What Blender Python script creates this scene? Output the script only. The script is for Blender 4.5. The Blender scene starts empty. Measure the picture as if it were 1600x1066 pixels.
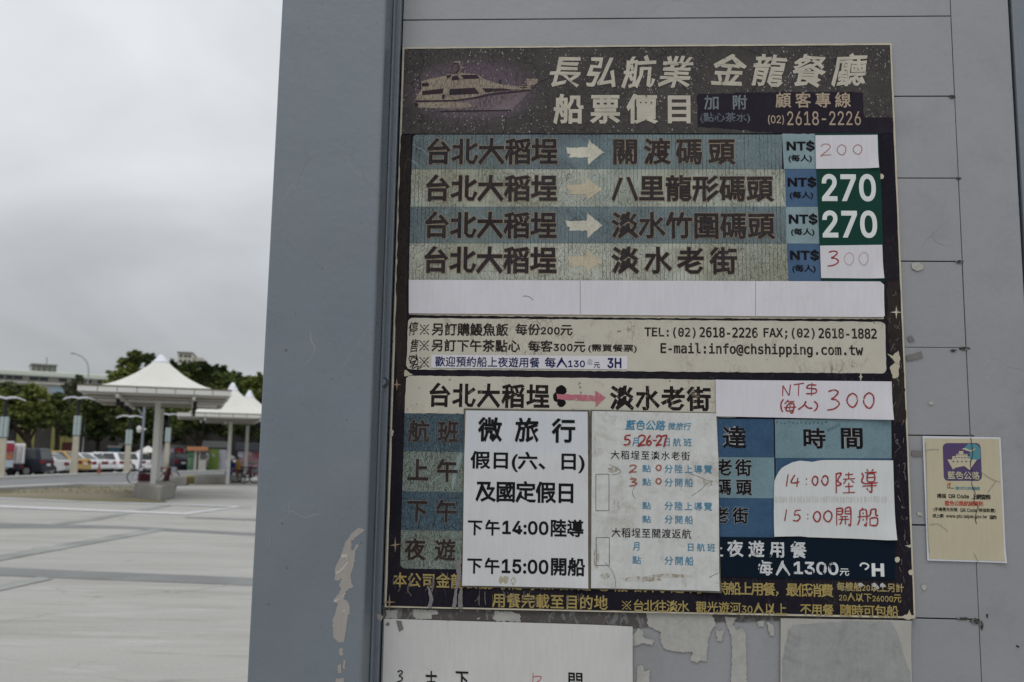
import bpy, bmesh, math, random
from mathutils import Vector, Matrix
random.seed(7)
SC = bpy.context.scene
COL = SC.collection

# ------------------------------------------------------------------ camera
F = 1435.0                                   # focal length in pixels of a 1600 px wide frame
def unit(v): return Vector(v).normalized()
UPC = unit((192, 11197, -F))                 # world up as the camera sees it (pitched up, slightly rolled)
FWC = Vector((0, 0, -1))
YC = (FWC - FWC.dot(UPC) * UPC).normalized()
XC = YC.cross(UPC)
R = Matrix((XC, YC, UPC))                    # camera -> world
EYE = Vector((0, 0, 1.5))
cd = bpy.data.cameras.new('camera')
cam = bpy.data.objects.new('camera', cd); COL.objects.link(cam)
cam.matrix_world = Matrix.Translation(EYE) @ R.to_4x4()
cd.sensor_width = 36; cd.lens = F / 1600 * 36
cd.clip_start = 0.05; cd.clip_end = 3000
cd.dof.use_dof = True; cd.dof.focus_distance = 1.52; cd.dof.aperture_fstop = 7.5
SC.camera = cam

# ------------------------------------------------------------------ sky and sun
SUN_EL, SUN_AZ = math.radians(58), math.radians(200)
wd = bpy.data.worlds.new('World'); SC.world = wd; wd.use_nodes = True
wn = wd.node_tree; wn.nodes.clear()
def wnode(t, **k):
    n = wn.nodes.new(t)
    for a, b in k.items(): setattr(n, a, b)
    return n
tc = wnode('ShaderNodeTexCoord'); sx = wnode('ShaderNodeSeparateXYZ'); wn.links.new(tc.outputs['Generated'], sx.inputs[0])
def wmath(op, a, b=None, c=None):
    n = wnode('ShaderNodeMath', operation=op)
    for i, v in enumerate((a, b, c)):
        if v is None: continue
        if isinstance(v, (int, float)): n.inputs[i].default_value = v
        else: wn.links.new(v, n.inputs[i])
    return n.outputs[0]
zc = wmath('MAXIMUM', sx.outputs[2], 0.0)
den = wmath('ADD', zc, 0.34)
cx = wnode('ShaderNodeCombineXYZ')
wn.links.new(wmath('DIVIDE', sx.outputs[0], den), cx.inputs[0]); wn.links.new(wmath('DIVIDE', sx.outputs[1], den), cx.inputs[1])
def wnoise(scale, det, rough, dist, off):
    m = wnode('ShaderNodeMapping'); wn.links.new(cx.outputs[0], m.inputs[0]); m.inputs['Location'].default_value = off
    n = wnode('ShaderNodeTexNoise'); wn.links.new(m.outputs[0], n.inputs['Vector'])
    n.inputs['Scale'].default_value = scale; n.inputs['Detail'].default_value = det
    n.inputs['Roughness'].default_value = rough; n.inputs['Distortion'].default_value = dist
    return n.outputs['Fac']
n1 = wnoise(1.5, 4, 0.5, 0.7, (3.9, 1.4, 0)); n2 = wnoise(3.2, 4, 0.5, 0.4, (0, 5.2, 0))
cl = wmath('ADD', wmath('MULTIPLY', n1, 0.75), wmath('MULTIPLY', n2, 0.25))
cl = wmath('MULTIPLY_ADD', wmath('SUBTRACT', cl, 0.5), 1.05, 1.0)             # about 0.8 .. 1.2
sst = wnode('ShaderNodeMapRange', interpolation_type='SMOOTHSTEP'); wn.links.new(zc, sst.inputs['Value'])
for k_, v_ in (('From Min', 0.08), ('From Max', 0.32), ('To Min', 4.6), ('To Max', 7.75)): sst.inputs[k_].default_value = v_
lum = wmath('MULTIPLY_ADD', wmath('MAXIMUM', wmath('SUBTRACT', zc, 0.4), 0.0), 6.8, sst.outputs['Result'])   # overcast: brighter towards the zenith
lum = wmath('MULTIPLY', lum, cl)
cc = wnode('ShaderNodeCombineColor')
wn.links.new(wmath('MULTIPLY', lum, 0.975), cc.inputs[0]); wn.links.new(lum, cc.inputs[1]); wn.links.new(wmath('MULTIPLY', lum, 1.03), cc.inputs[2])
sky = wnode('ShaderNodeTexSky', sky_type='NISHITA'); sky.sun_disc = False
sky.sun_elevation = SUN_EL; sky.sun_rotation = SUN_AZ
mx = wnode('ShaderNodeMix', data_type='RGBA'); mx.inputs[0].default_value = 0.93
wn.links.new(sky.outputs[0], mx.inputs[6]); wn.links.new(cc.outputs[0], mx.inputs[7])
bg = wnode('ShaderNodeBackground'); bg.inputs[1].default_value = 0.1
wo = wnode('ShaderNodeOutputWorld')
wn.links.new(mx.outputs[2], bg.inputs[0]); wn.links.new(bg.outputs[0], wo.inputs[0])
sl = bpy.data.lights.new('sun', 'SUN'); sl.energy = 0.8; sl.angle = math.radians(25); sl.color = (1, 0.97, 0.93)
so = bpy.data.objects.new('sun', sl); COL.objects.link(so)
sd = Vector((math.sin(SUN_AZ) * math.cos(SUN_EL), math.cos(SUN_AZ) * math.cos(SUN_EL), math.sin(SUN_EL)))
so.rotation_euler = sd.to_track_quat('Z', 'Y').to_euler()
vs = SC.view_settings
SC.display_settings.display_device = 'sRGB'
vs.view_transform = 'Standard'; vs.look = 'None'; vs.exposure = 0.0; vs.gamma = 1; vs.use_curve_mapping = False

# ------------------------------------------------------------------ geometry of the view
def ray(px, py):
    return (R @ Vector(((px - 800) / F, (533 - py) / F, -1))).normalized()
def G(px, py, z=0.0):
    d = ray(px, py); t = (z - EYE.z) / d.z
    return EYE + d * t
def AT(px, dist, z=0.0):
    """ground point seen in column px (near the horizon) at a distance along the view"""
    d = R @ Vector(((px - 800) / F, (533 - 707) / F, -1)); d.z = 0
    p = EYE + d * dist; return Vector((p.x, p.y, z))
def HZ(px): return 717 + 0.0171 * (px - 800)
def ZAT(px, py, dist): return EYE.z + (HZ(px) - py) * dist / F

P0 = EYE + Vector((0, 1.52, -1.5))
_h = -(R @ Vector((-27800, 292, -F))); _h.z = 0
UW = _h.normalized(); NW = Vector((-UW.y, UW.x, 0))          # along the wall, and into the wall
WALLM = Matrix(((UW.x, NW.x, 0, P0.x), (UW.y, NW.y, 0, P0.y), (0, 0, 1, 0), (0, 0, 0, 1)))
def W(px, py, off=0.0):
    """pixel -> (u, z) on the plane `off` metres in front of the boarded wall"""
    d = ray(px, py); q = P0 - NW * off
    t = (q - EYE).dot(NW) / d.dot(NW)
    p = EYE + d * t
    return ((p - P0).dot(UW), p.z)

# ------------------------------------------------------------------ materials
def lin(c): c /= 255.0; return c / 12.92 if c <= 0.04045 else ((c + 0.055) / 1.055) ** 2.4
KW = 0.71
def M(r, g, b, k=KW): return tuple(min(0.86, lin(c) / k) for c in (r, g, b)) + (1.0,)
def A(r, g, b, k=KW):
    m = (r + g + b) / 3
    return M(*(max(2.0, (m + (c - m) * 0.86) * 0.95 - 8) for c in (r, g, b)), k)

class NT:
    def __init__(s, name, rough=0.6, spec=0.3, metal=0.0):
        s.m = bpy.data.materials.new(name); s.m.use_nodes = True; s.t = s.m.node_tree; s.b = s.t.nodes['Principled BSDF']
        s.b.inputs['Roughness'].default_value = rough; s.b.inputs['Specular IOR Level'].default_value = spec
        s.b.inputs['Metallic'].default_value = metal
        s.co = s.t.nodes.new('ShaderNodeTexCoord').outputs['Object']
    def L(s, v, i):
        if hasattr(v, 'is_output') or isinstance(v, bpy.types.NodeSocket): s.t.links.new(v, i)
        else: i.default_value = v
    def mul(s, co, v):
        n = s.t.nodes.new('ShaderNodeVectorMath'); n.operation = 'MULTIPLY'; s.L(co, n.inputs[0]); n.inputs[1].default_value = v; return n.outputs[0]
    def vadd(s, a, b):
        n = s.t.nodes.new('ShaderNodeVectorMath'); n.operation = 'ADD'; s.L(a, n.inputs[0]); s.L(b, n.inputs[1]); return n.outputs[0]
    def noise(s, scale, det=3, rough=0.5, dist=0, co=None, out='Fac'):
        n = s.t.nodes.new('ShaderNodeTexNoise'); s.L(co or s.co, n.inputs['Vector'])
        n.inputs['Scale'].default_value = scale; n.inputs['Detail'].default_value = det
        n.inputs['Roughness'].default_value = rough; n.inputs['Distortion'].default_value = dist
        return n.outputs[out]
    def voro(s, scale, co=None, feat='DISTANCE_TO_EDGE', rand=1.0, out='Distance'):
        n = s.t.nodes.new('ShaderNodeTexVoronoi'); n.feature = feat; s.L(co or s.co, n.inputs['Vector'])
        n.inputs['Scale'].default_value = scale; n.inputs['Randomness'].default_value = rand
        return n.outputs[out]
    def step(s, v, a, b, lo=0.0, hi=1.0):
        n = s.t.nodes.new('ShaderNodeMapRange'); n.interpolation_type = 'SMOOTHSTEP'
        s.L(v, n.inputs['Value'])
        if a > b: a, b, lo, hi = b, a, hi, lo
        n.inputs['From Min'].default_value = a; n.inputs['From Max'].default_value = b
        n.inputs['To Min'].default_value = lo; n.inputs['To Max'].default_value = hi
        return n.outputs['Result']
    def math(s, op, a, b=0.0):
        n = s.t.nodes.new('ShaderNodeMath'); n.operation = op; s.L(a, n.inputs[0]); s.L(b, n.inputs[1]); return n.outputs[0]
    def mix(s, f, a, b):
        n = s.t.nodes.new('ShaderNodeMix'); n.data_type = 'RGBA'; s.L(f, n.inputs[0]); s.L(a, n.inputs[6]); s.L(b, n.inputs[7]); return n.outputs[2]
    def vary(s, col, amt, f):
        n = s.t.nodes.new('ShaderNodeHueSaturation'); s.L(col, n.inputs['Color']); s.L(s.step(f, 0.25, 0.75, 1 - amt, 1 + amt), n.inputs['Value']); return n.outputs[0]
    def color(s, c): s.L(c, s.b.inputs['Base Color']); return s
    def bump(s, h, st=0.3, dist=0.001):
        n = s.t.nodes.new('ShaderNodeBump'); s.L(h, n.inputs['Height']); n.inputs['Strength'].default_value = st; n.inputs['Distance'].default_value = dist
        s.t.links.new(n.outputs[0], s.b.inputs['Normal']); return s

_mc = {}
def cached(fn):
    def g(*a, **k):
        key = (fn.__name__, a, tuple(sorted(k.items())))
        if key not in _mc: _mc[key] = fn(*a, **k)
        return _mc[key]
    return g

@cached
def plain(name, col, rough=0.6, amt=0.08, scale=3.0, metal=0.0, spec=0.1, det=5):
    n = NT(name, rough, spec, metal); f = n.noise(scale, det, 0.6); n.color(n.vary(col, amt, f))
    return n.m
@cached
def paper(name, col, dirt=0.25, dirtcol=(0.22, 0.19, 0.14, 1), wrinkle=0.25, scratch=0.3, ribs=False, lo=0.60, gloss=0.0):
    n = NT(name, 0.75 - gloss * 0.5, 0.08 + gloss)
    c = n.vary(col, 0.035, n.noise(9, 6, 0.65))
    d = n.step(n.noise(14, 8, 0.72, 0.6), lo, 0.80, 0, dirt); c = n.mix(d, c, dirtcol)
    if lo < 0.6: c = n.vary(c, 0.10, n.noise(60, 6, 0.75)); c = n.mix(n.step(n.noise(34, 7, 0.8, 1.0), 0.55, 0.72, 0, dirt * 0.7), c, dirtcol)
    fine = n.noise(220, 3, 0.6, co=n.mul(n.co, (1, 1, 0.12))); c = n.vary(c, 0.03, fine)
    sc = n.voro(17, co=n.vadd(n.co, n.mul(n.noise(5, 3, out='Color'), (0.08, 0.08, 0.16))))
    line = n.math('MULTIPLY', n.step(sc, 0.012, 0.0), n.step(n.noise(6.5, 2), 0.56, 0.64))
    c = n.mix(n.math('MULTIPLY', line, scratch), c, (0.12, 0.11, 0.10, 1))
    n.color(c)
    h = n.noise(7, 4, 0.5, 0.8)
    if ribs: h = n.math('ADD', h, n.math('MULTIPLY', n.noise(330, 1, co=n.mul(n.co, (1, 1, 0.004))), 0.12))
    n.bump(h, wrinkle, 0.004)
    return n.m
@cached
def worn(name, col, crack=(0.05, 0.045, 0.045, 1), peel=(0.30, 0.42, 0.45, 1), camt=0.8, pamt=0.25, famt=0.0, fade=(0.1, 0.09, 0.08, 1), fd=0.0, clear=0.0, csc=1.0, streak=0.5, ribs=0.0):
    """faded print: fine upright crackle, peeled flecks and faded blotches"""
    n = NT(name, 0.7, 0.08)
    wob = n.mul(n.noise(38, 4, 0.6, out='Color'), (0.010, 0.0, 0.010))
    co = n.vadd(n.co, wob)
    c = n.vary(col, 0.13, n.noise(26, 6, 0.7))
    if fd: c = n.mix(n.step(n.noise(5, 6, 0.65, 0.8), 0.42, 0.66, 0, fd), c, fade)
    grain = n.noise(420, 2, 0.6); c = n.vary(c, 0.12, grain)
    # peeled flecks of the layer below
    pv = n.noise(90, 6, 0.75, 1.2, co=n.mul(n.co, (1.6, 1, 0.55)))
    pm = n.math('MULTIPLY', n.step(pv, 0.56, 0.64), n.step(n.noise(7, 3), 0.40, 0.62, 0.25, 1))
    c = n.mix(n.math('MULTIPLY', pm, pamt), c, peel)
    # upright seams of the corrugated sheet below, plus crackle
    v1 = n.voro(118 * csc, co=n.mul(co, (1.35, 0.0, 0.42))); v2 = n.voro(190 * csc, co=n.mul(co, (1, 0.0, 1)))
    cov = n.step(n.noise(9, 4, 0.6, 0.5), 0.38 + clear, 0.56 + clear)
    k = n.math('MAXIMUM', n.step(v1, 0.075, 0.015), n.math('MULTIPLY', n.step(v2, 0.07, 0.01), 0.8))
    k = n.math('MULTIPLY', k, n.math('MULTIPLY', cov, camt))
    c = n.mix(k, c, crack)
    if ribs:
        sp_ = n.t.nodes.new('ShaderNodeSeparateXYZ'); n.L(n.vadd(n.co, n.mul(n.noise(60, 3, out='Color'), (0.0022, 0, 0))), sp_.inputs[0])
        fr = n.math('FRACT', n.math('DIVIDE', sp_.outputs[0], 0.0064))
        ln_ = n.math('MULTIPLY', n.step(n.math('ABSOLUTE', n.math('SUBTRACT', fr, 0.5)), 0.10, 0.04), n.step(n.noise(70, 4, 0.7, co=n.mul(n.co, (1.2, 1, 0.35))), 0.40, 0.55))
        ln_ = n.math('MULTIPLY', ln_, n.step(n.noise(4.2, 3, 0.6, 0.8), 0.34, 0.56, 0.25, 1.0))
        c = n.mix(n.step(n.noise(3.0, 4, 0.6, 1.0, co=n.mul(n.co, (0.6, 1, 1.6))), 0.46, 0.66, 0, 0.30), c, peel)
        c = n.mix(n.math('MULTIPLY', ln_, ribs), c, crack)
    # long thin light scratches
    s2 = n.voro(26, co=n.vadd(n.mul(n.co, (1, 0, 0.35)), n.mul(n.noise(9, 2, out='Color'), (0.03, 0, 0.05))))
    c = n.mix(n.math('MULTIPLY', n.math('MULTIPLY', n.step(s2, 0.010, 0.0), n.step(n.noise(11, 2), 0.5, 0.6)), streak), c, peel)
    if famt:
        f1 = n.voro(150, co=n.vadd(n.mul(n.co, (1, 1, 0.8)), n.mul(n.noise(300, 2, out='Color'), (0.012, 0, 0.012))), feat='F1')
        rnd = n.voro(150, co=n.vadd(n.mul(n.co, (1, 1, 0.8)), n.mul(n.noise(300, 2, out='Color'), (0.012, 0, 0.012))), feat='F1', out='Color')
        sel = n.math('MULTIPLY', n.step(f1, 0.24, 0.14), n.step(rnd, 0.56, 0.60))
        c = n.mix(n.math('MULTIPLY', sel, famt), c, (0.62, 0.60, 0.56, 1))
    n.color(c)
    n.bump(n.math('SUBTRACT', n.noise(200, 3), k), 0.35, 0.0006)
    return n.m
@cached
def scuffed(name, col, under, amt=0.5, scale=60.0):
    """ink or vinyl scraped through to what is under it"""
    n = NT(name, 0.7, 0.08)
    a = n.step(n.noise(scale, 5, 0.7, 1.0, co=n.mul(n.co, (1, 1, 0.5))), 0.66 - amt * 0.25, 0.70 - amt * 0.2)
    b = n.step(n.noise(scale * 3, 3, 0.6, co=n.mul(n.co, (1.8, 1, 0.5))), 0.62, 0.66, 0, min(1, amt))
    n.color(n.mix(n.math('MAXIMUM', a, b), n.vary(col, 0.10, n.noise(30, 4)), under))
    return n.m

# ------------------------------------------------------------------ object helpers
def link(o, parent=None):
    COL.objects.link(o)
    if parent is not None: o.parent = parent
    return o
def tag(o, label=None, cat=None, group=None, kind=None):
    if label: o['label'] = label
    if cat: o['category'] = cat
    if group: o['group'] = group
    if kind: o['kind'] = kind
    return o
def empty(name, mat, label=None, cat=None, group=None):
    o = bpy.data.objects.new(name, None); o.empty_display_size = 0.1; COL.objects.link(o); o.matrix_world = mat
    return tag(o, label, cat, group)
def mesh_from(name, verts, faces, mat, parent=None, smooth=False, matw=None):
    me = bpy.data.meshes.new(name); me.from_pydata([tuple(v) for v in verts], [], faces); me.update()
    if mat: me.materials.append(mat)
    if smooth:
        for p in me.polygons: p.use_smooth = True
    o = bpy.data.objects.new(name, me); link(o, parent)
    if matw is not None: o.matrix_world = matw
    return o
class MB:
    """collects shapes, one mesh per build"""
    def __init__(s): s.v = []; s.f = []
    def add(s, verts, faces):
        n = len(s.v); s.v += [Vector(v) for v in verts]; s.f += [tuple(i + n for i in f) for f in faces]; return s
    def box(s, a, b, m=None):
        x0, y0, z0 = a; x1, y1, z1 = b
        vs = [Vector(p) for p in ((x0, y0, z0), (x1, y0, z0), (x1, y1, z0), (x0, y1, z0), (x0, y0, z1), (x1, y0, z1), (x1, y1, z1), (x0, y1, z1))]
        if m: vs = [m @ v for v in vs]
        return s.add(vs, [(0, 3, 2, 1), (4, 5, 6, 7), (0, 1, 5, 4), (1, 2, 6, 5), (2, 3, 7, 6), (3, 0, 4, 7)])
    def tube(s, p, q, r0, r1=None, n=8, cap=True):
        p, q = Vector(p), Vector(q); r1 = r0 if r1 is None else r1
        d = (q - p).normalized(); a = d.orthogonal().normalized(); b = d.cross(a)
        vs = [p + (a * math.cos(t) + b * math.sin(t)) * r0 for t in (2 * math.pi * i / n for i in range(n))]
        vs += [q + (a * math.cos(t) + b * math.sin(t)) * r1 for t in (2 * math.pi * i / n for i in range(n))]
        fs = [(i, (i + 1) % n, n + (i + 1) % n, n + i) for i in range(n)]
        if cap: fs += [tuple(reversed(range(n))), tuple(range(n, 2 * n))]
        return s.add(vs, fs)
    def prism(s, pts, f0, f1):
        """pts 2D; f0,f1 map (a,b)->Vector for the two ends"""
        n = len(pts); vs = [f0(*p) for p in pts] + [f1(*p) for p in pts]
        return s.add(vs, [tuple(range(n))[::-1], tuple(range(n, 2 * n))] + [(i, (i + 1) % n, n + (i + 1) % n, n + i) for i in range(n)])
    def build(s, name, mat, parent=None, smooth=False, bevel=0, matw=None):
        o = mesh_from(name, s.v, s.f, mat, parent, smooth, matw)
        bm = bmesh.new(); bm.from_mesh(o.data); bmesh.ops.recalc_face_normals(bm, faces=bm.faces)
        if bevel: bmesh.ops.bevel(bm, geom=bm.edges[:], offset=bevel, segments=2, affect='EDGES', profile=0.5)
        bm.to_mesh(o.data); bm.free(); return o

# things on the boarded wall share its axes: x along the wall, -y towards the viewer, z up
class Wall:
    def __init__(s, name, label, cat, px, py, off, group=None, make=True):
        s.u, s.z = W(px, py, off); s.off = off
        s.m = WALLM @ Matrix.Translation((s.u, -off, s.z))
        s.root = empty(name, s.m, label, cat, group) if make else None
    def p(s, px, py, off):
        u, z = W(px, py, off); return Vector((u - s.u, s.off - off, z - s.z))
    def sheet(s, name, pts, off, mat, thick=0.0, parent='root', edge=None, rag=0.0, sub=0):
        """flat piece cut to pts (pixels), front face at off, going back by thick"""
        q = [s.p(x, y, off) for x, y in pts]
        if sub:
            r = []
            for i, a in enumerate(q):
                b = q[(i + 1) % len(q)]
                k = max(1, int((b - a).length / sub))
                for j in range(k):
                    t = j / k; v = a.lerp(b, t)
                    if j or rag: v = v + Vector((random.uniform(-rag, rag), 0, random.uniform(-rag, rag)))
                    r.append(v)
            q = r
        n = len(q)
        area = sum(q[i].x * q[(i + 1) % n].z - q[(i + 1) % n].x * q[i].z for i in range(n))
        if area < 0: q.reverse()                     # counter-clockwise seen from the viewer
        f = [tuple(range(n))]
        v = q
        if thick:
            v = q + [a + Vector((0, thick, 0)) for a in q]
            f += [(i, i + n, (i + 1) % n + n, (i + 1) % n) for i in range(n)]
        return mesh_from(name, v, f, mat, s.root if parent == 'root' else parent)

_gl = {}
import os
def face(fn):                                     # Blender's own bundled fonts
    try: return bpy.data.fonts.load(os.path.join(bpy.utils.system_resource('DATAFILES', path='fonts'), fn))
    except Exception: return None
FONTS = {'sans': face('Inter.woff2'), 'mono': face('DejaVuSansMono.woff2')}
_fc = bpy.data.curves.new('glyph', 'FONT'); _f0 = _fc.font
_fo = bpy.data.objects.new('glyph', _fc); COL.objects.link(_fo)
def glyphs(st, bold, fnt='sans'):
    if fnt == 'sans' and all(ord(c) > 0x2000 or c in '()' for c in st): fnt = None
    k = (st, bold, fnt)
    if k not in _gl and fnt and any(ord(c) > 0x2000 for c in st):
        V, Fc, x = [], [], 0.0
        for c in st:
            if c == ' ': x += 0.35; continue
            vs, fs, a, b, _, _ = glyphs(c, bold, fnt); o_ = len(V)
            cj = ord(c) > 0x2000; k0 = 1.0 if cj else 1.12; x0 = x if cj else x + 0.05 - a * k0
            V += [Vector((v.x * k0 + x0, v.y * k0, v.z)) for v in vs]; Fc += [tuple(i + o_ for i in f) for f in fs]
            x += 1.0 if cj else (b - a) * k0 + 0.09
        _gl[k] = (V, Fc, min(v.x for v in V), max(v.x for v in V), min(v.y for v in V), max(v.y for v in V))
    if k not in _gl:
        _fc.body = st; _fc.size = 1; _fc.font = FONTS.get(fnt) or _f0; _fc.bevel_depth = bold; _fc.bevel_resolution = 0; _fc.fill_mode = 'FRONT'; _fc.resolution_u = 3 if len(st) > 1 or ord(st[0]) < 256 else 1
        dg = bpy.context.evaluated_depsgraph_get(); dg.update()
        me = bpy.data.meshes.new_from_object(_fo.evaluated_get(dg))
        vs = [v.co.copy() for v in me.vertices]; fs = [tuple(p.vertices) for p in me.polygons]
        bpy.data.meshes.remove(me)
        _gl[k] = (vs, fs, min(v.x for v in vs), max(v.x for v in vs), min(v.y for v in vs), max(v.y for v in vs))
    return _gl[k]
TXT = {}
def text(wt, st, box, mat, off, bold=0.012, outline=None, cells=None, slant=0.0, jit=0.0, name='lettering', parent='root', wob=0.0, fnt='sans'):
    """lettering whose ink fills box (pixels); CJK strings go cell by cell, evenly spaced"""
    x0, y0, x1, y1 = box; xc = (x0 + x1) / 2; yc = (y0 + y1) / 2
    ua = W(x0, yc, off)[0]; ub = W(x1, yc, off)[0]; zt = W(xc, y0, off)[1]; zb = W(xc, y1, off)[1]
    H = zt - zb
    runs = []
    if cells is None: cells = all(ord(c) > 0x2000 or c == ' ' for c in st)
    def emit(mb, b, dep):
        if cells:
            k = len(st); w = H * 0.98
            if k == 1: w = ub - ua
            rs = random.Random(hash(st) & 0xffff if False else sum(map(ord, st)))
            for i, ch in enumerate(st):
                j1, j2, j3 = rs.uniform(-1, 1), rs.uniform(-1, 1), rs.uniform(-1, 1)
                if ch == ' ': continue
                vs, fs, gx0, gx1, gy0, gy1 = glyphs(ch, b)
                c = (ua + w / 2 + (ub - ua - w) * (i / (k - 1))) if k > 1 else (ua + ub) / 2
                sc = H / 0.92; scx = w / 0.94
                cxg, cyg = (0.5, 0.38) if k > 1 else ((gx0 + gx1) / 2, (gy0 + gy1) / 2)
                if k == 1: sc = H / (gy1 - gy0 - 0 * b); scx = (ub - ua) / (gx1 - gx0)
                ca, sa = math.cos(jit * j3), math.sin(jit * j3)
                out = []
                for v in vs:
                    x = (v.x - cxg) * scx; z = (v.y - cyg) * sc
                    if wob: x += wob * math.sin(z * 400 + i) ; z += wob * math.sin(x * 350 + i * 2)
                    x, z = x * ca - z * sa, x * sa + z * ca
                    x += slant * z
                    out.append((c + x + jit * j1 * H * 0.4 - wt.u, wt.off - dep - v.z * 0.0006 / max(b, 0.001) * 0.15, (zt + zb) / 2 + z + jit * j2 * H * 0.4 - wt.z))
                mb.add(out, fs)
        else:
            vs, fs, gx0, gx1, gy0, gy1 = glyphs(st, b, fnt)
            g0 = glyphs(st, bold, fnt)
            sx_, sz_ = (ub - ua) / (g0[3] - g0[2]), H / (g0[5] - g0[4]); mx_, mz_ = (g0[2] + g0[3]) / 2, (g0[4] + g0[5]) / 2
            out = []
            for v in vs:
                x = (v.x - mx_) * sx_; z = (v.y - mz_) * sz_
                if wob: x += wob * math.sin(z * 400); z += wob * math.sin(x * 250)
                x += slant * z
                out.append(((ua + ub) / 2 + x - wt.u, wt.off - dep - v.z * 0.0006 / max(b, 0.001) * 0.15, (zt + zb) / 2 + z - wt.z))
            mb.add(out, fs)
    par = wt.root if parent == 'root' else parent
    if outline:
        mb = MB(); emit(mb, bold + outline[1], off - 0.0002); mesh_from(name + '_outline', mb.v, mb.f, outline[0], par)
    mb = MB(); emit(mb, bold, off)
    return mesh_from(name, mb.v, mb.f, mat, par)
def stroke(wt, lines, wpx, mat, off, name='handwriting', parent='root', seed=1):
    """pen strokes: polylines in pixels, ribbons of about wpx pixels"""
    rs = random.Random(seed); mb = MB(); lay = 0
    for ln in lines:
        pts = [Vector(p) for p in ln]
        if len(pts) > 2:                                    # smooth with Catmull-Rom
            q = []; e = [pts[0]] + pts + [pts[-1]]
            for i in range(1, len(e) - 2):
                for t in (0, 0.25, 0.5, 0.75):
                    a, b, c, d = e[i - 1], e[i], e[i + 1], e[i + 2]
                    q.append(0.5 * ((2 * b) + (c - a) * t + (2 * a - 5 * b + 4 * c - d) * t * t + (3 * b - a - 3 * c + d) * t ** 3))
            q.append(pts[-1]); pts = q
        lay += 1; L = []; Rr = []
        for i, p in enumerate(pts):
            d = (pts[min(i + 1, len(pts) - 1)] - pts[max(i - 1, 0)])
            if d.length < 1e-6: d = Vector((1, 0))
            d.normalize(); nrm = Vector((-d.y, d.x)); w = wpx / 2 * rs.uniform(0.82, 1.15) * (0.75 if i in (0, len(pts) - 1) else 1)
            o = off + lay * 0.00001
            L.append(wt.p(*(p + nrm * w), o)); Rr.append(wt.p(*(p - nrm * w), o))
        n = len(L); mb.add(L + Rr, [(i, i + 1, n + i + 1, n + i) for i in range(n - 1)])
    # make every face look towards the viewer
    fs = []
    for f in mb.f:
        a, b, c = mb.v[f[0]], mb.v[f[1]], mb.v[f[2]]
        fs.append(f if (b - a).cross(c - a).y < 0 else f[::-1])
    return mesh_from(name, mb.v, fs, mat, wt.root if parent == 'root' else parent)
def refmark(wt, x0, y0, x1, y1, mat, off):
    xc, yc = (x0 + x1) / 2, (y0 + y1) / 2; w = (x1 - x0) * 0.09
    L = [[(x0 + 1, y0 + 1), (x1 - 1, y1 - 1)], [(x1 - 1, y0 + 1), (x0 + 1, y1 - 1)]]
    for dx, dy in ((0, -1), (0, 1), (-1, 0), (1, 0)):
        px, py = xc + dx * (x1 - x0) * 0.34, yc + dy * (y1 - y0) * 0.34; L.append([(px - w, py), (px + w, py)])
    stroke(wt, L, (x1 - x0) * 0.12, mat, off, name='lettering')
def oval(cx, cy, rx, ry, tilt=0.0, gap=0.3):
    r = []
    for i in range(11):
        t = -math.pi / 2 - 0.3 - i / 10 * (2 * math.pi - gap * 0.3)
        x, y = rx * math.cos(t), ry * math.sin(t); r.append((cx + x - tilt * y, cy + y))
    return r
def fit(stk, x0, y0, x1, y1):
    """unit strokes (0..1, y down) into a pixel box"""
    return [[(x0 + a * (x1 - x0), y0 + b * (y1 - y0)) for a, b in l] for l in stk]
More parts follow.
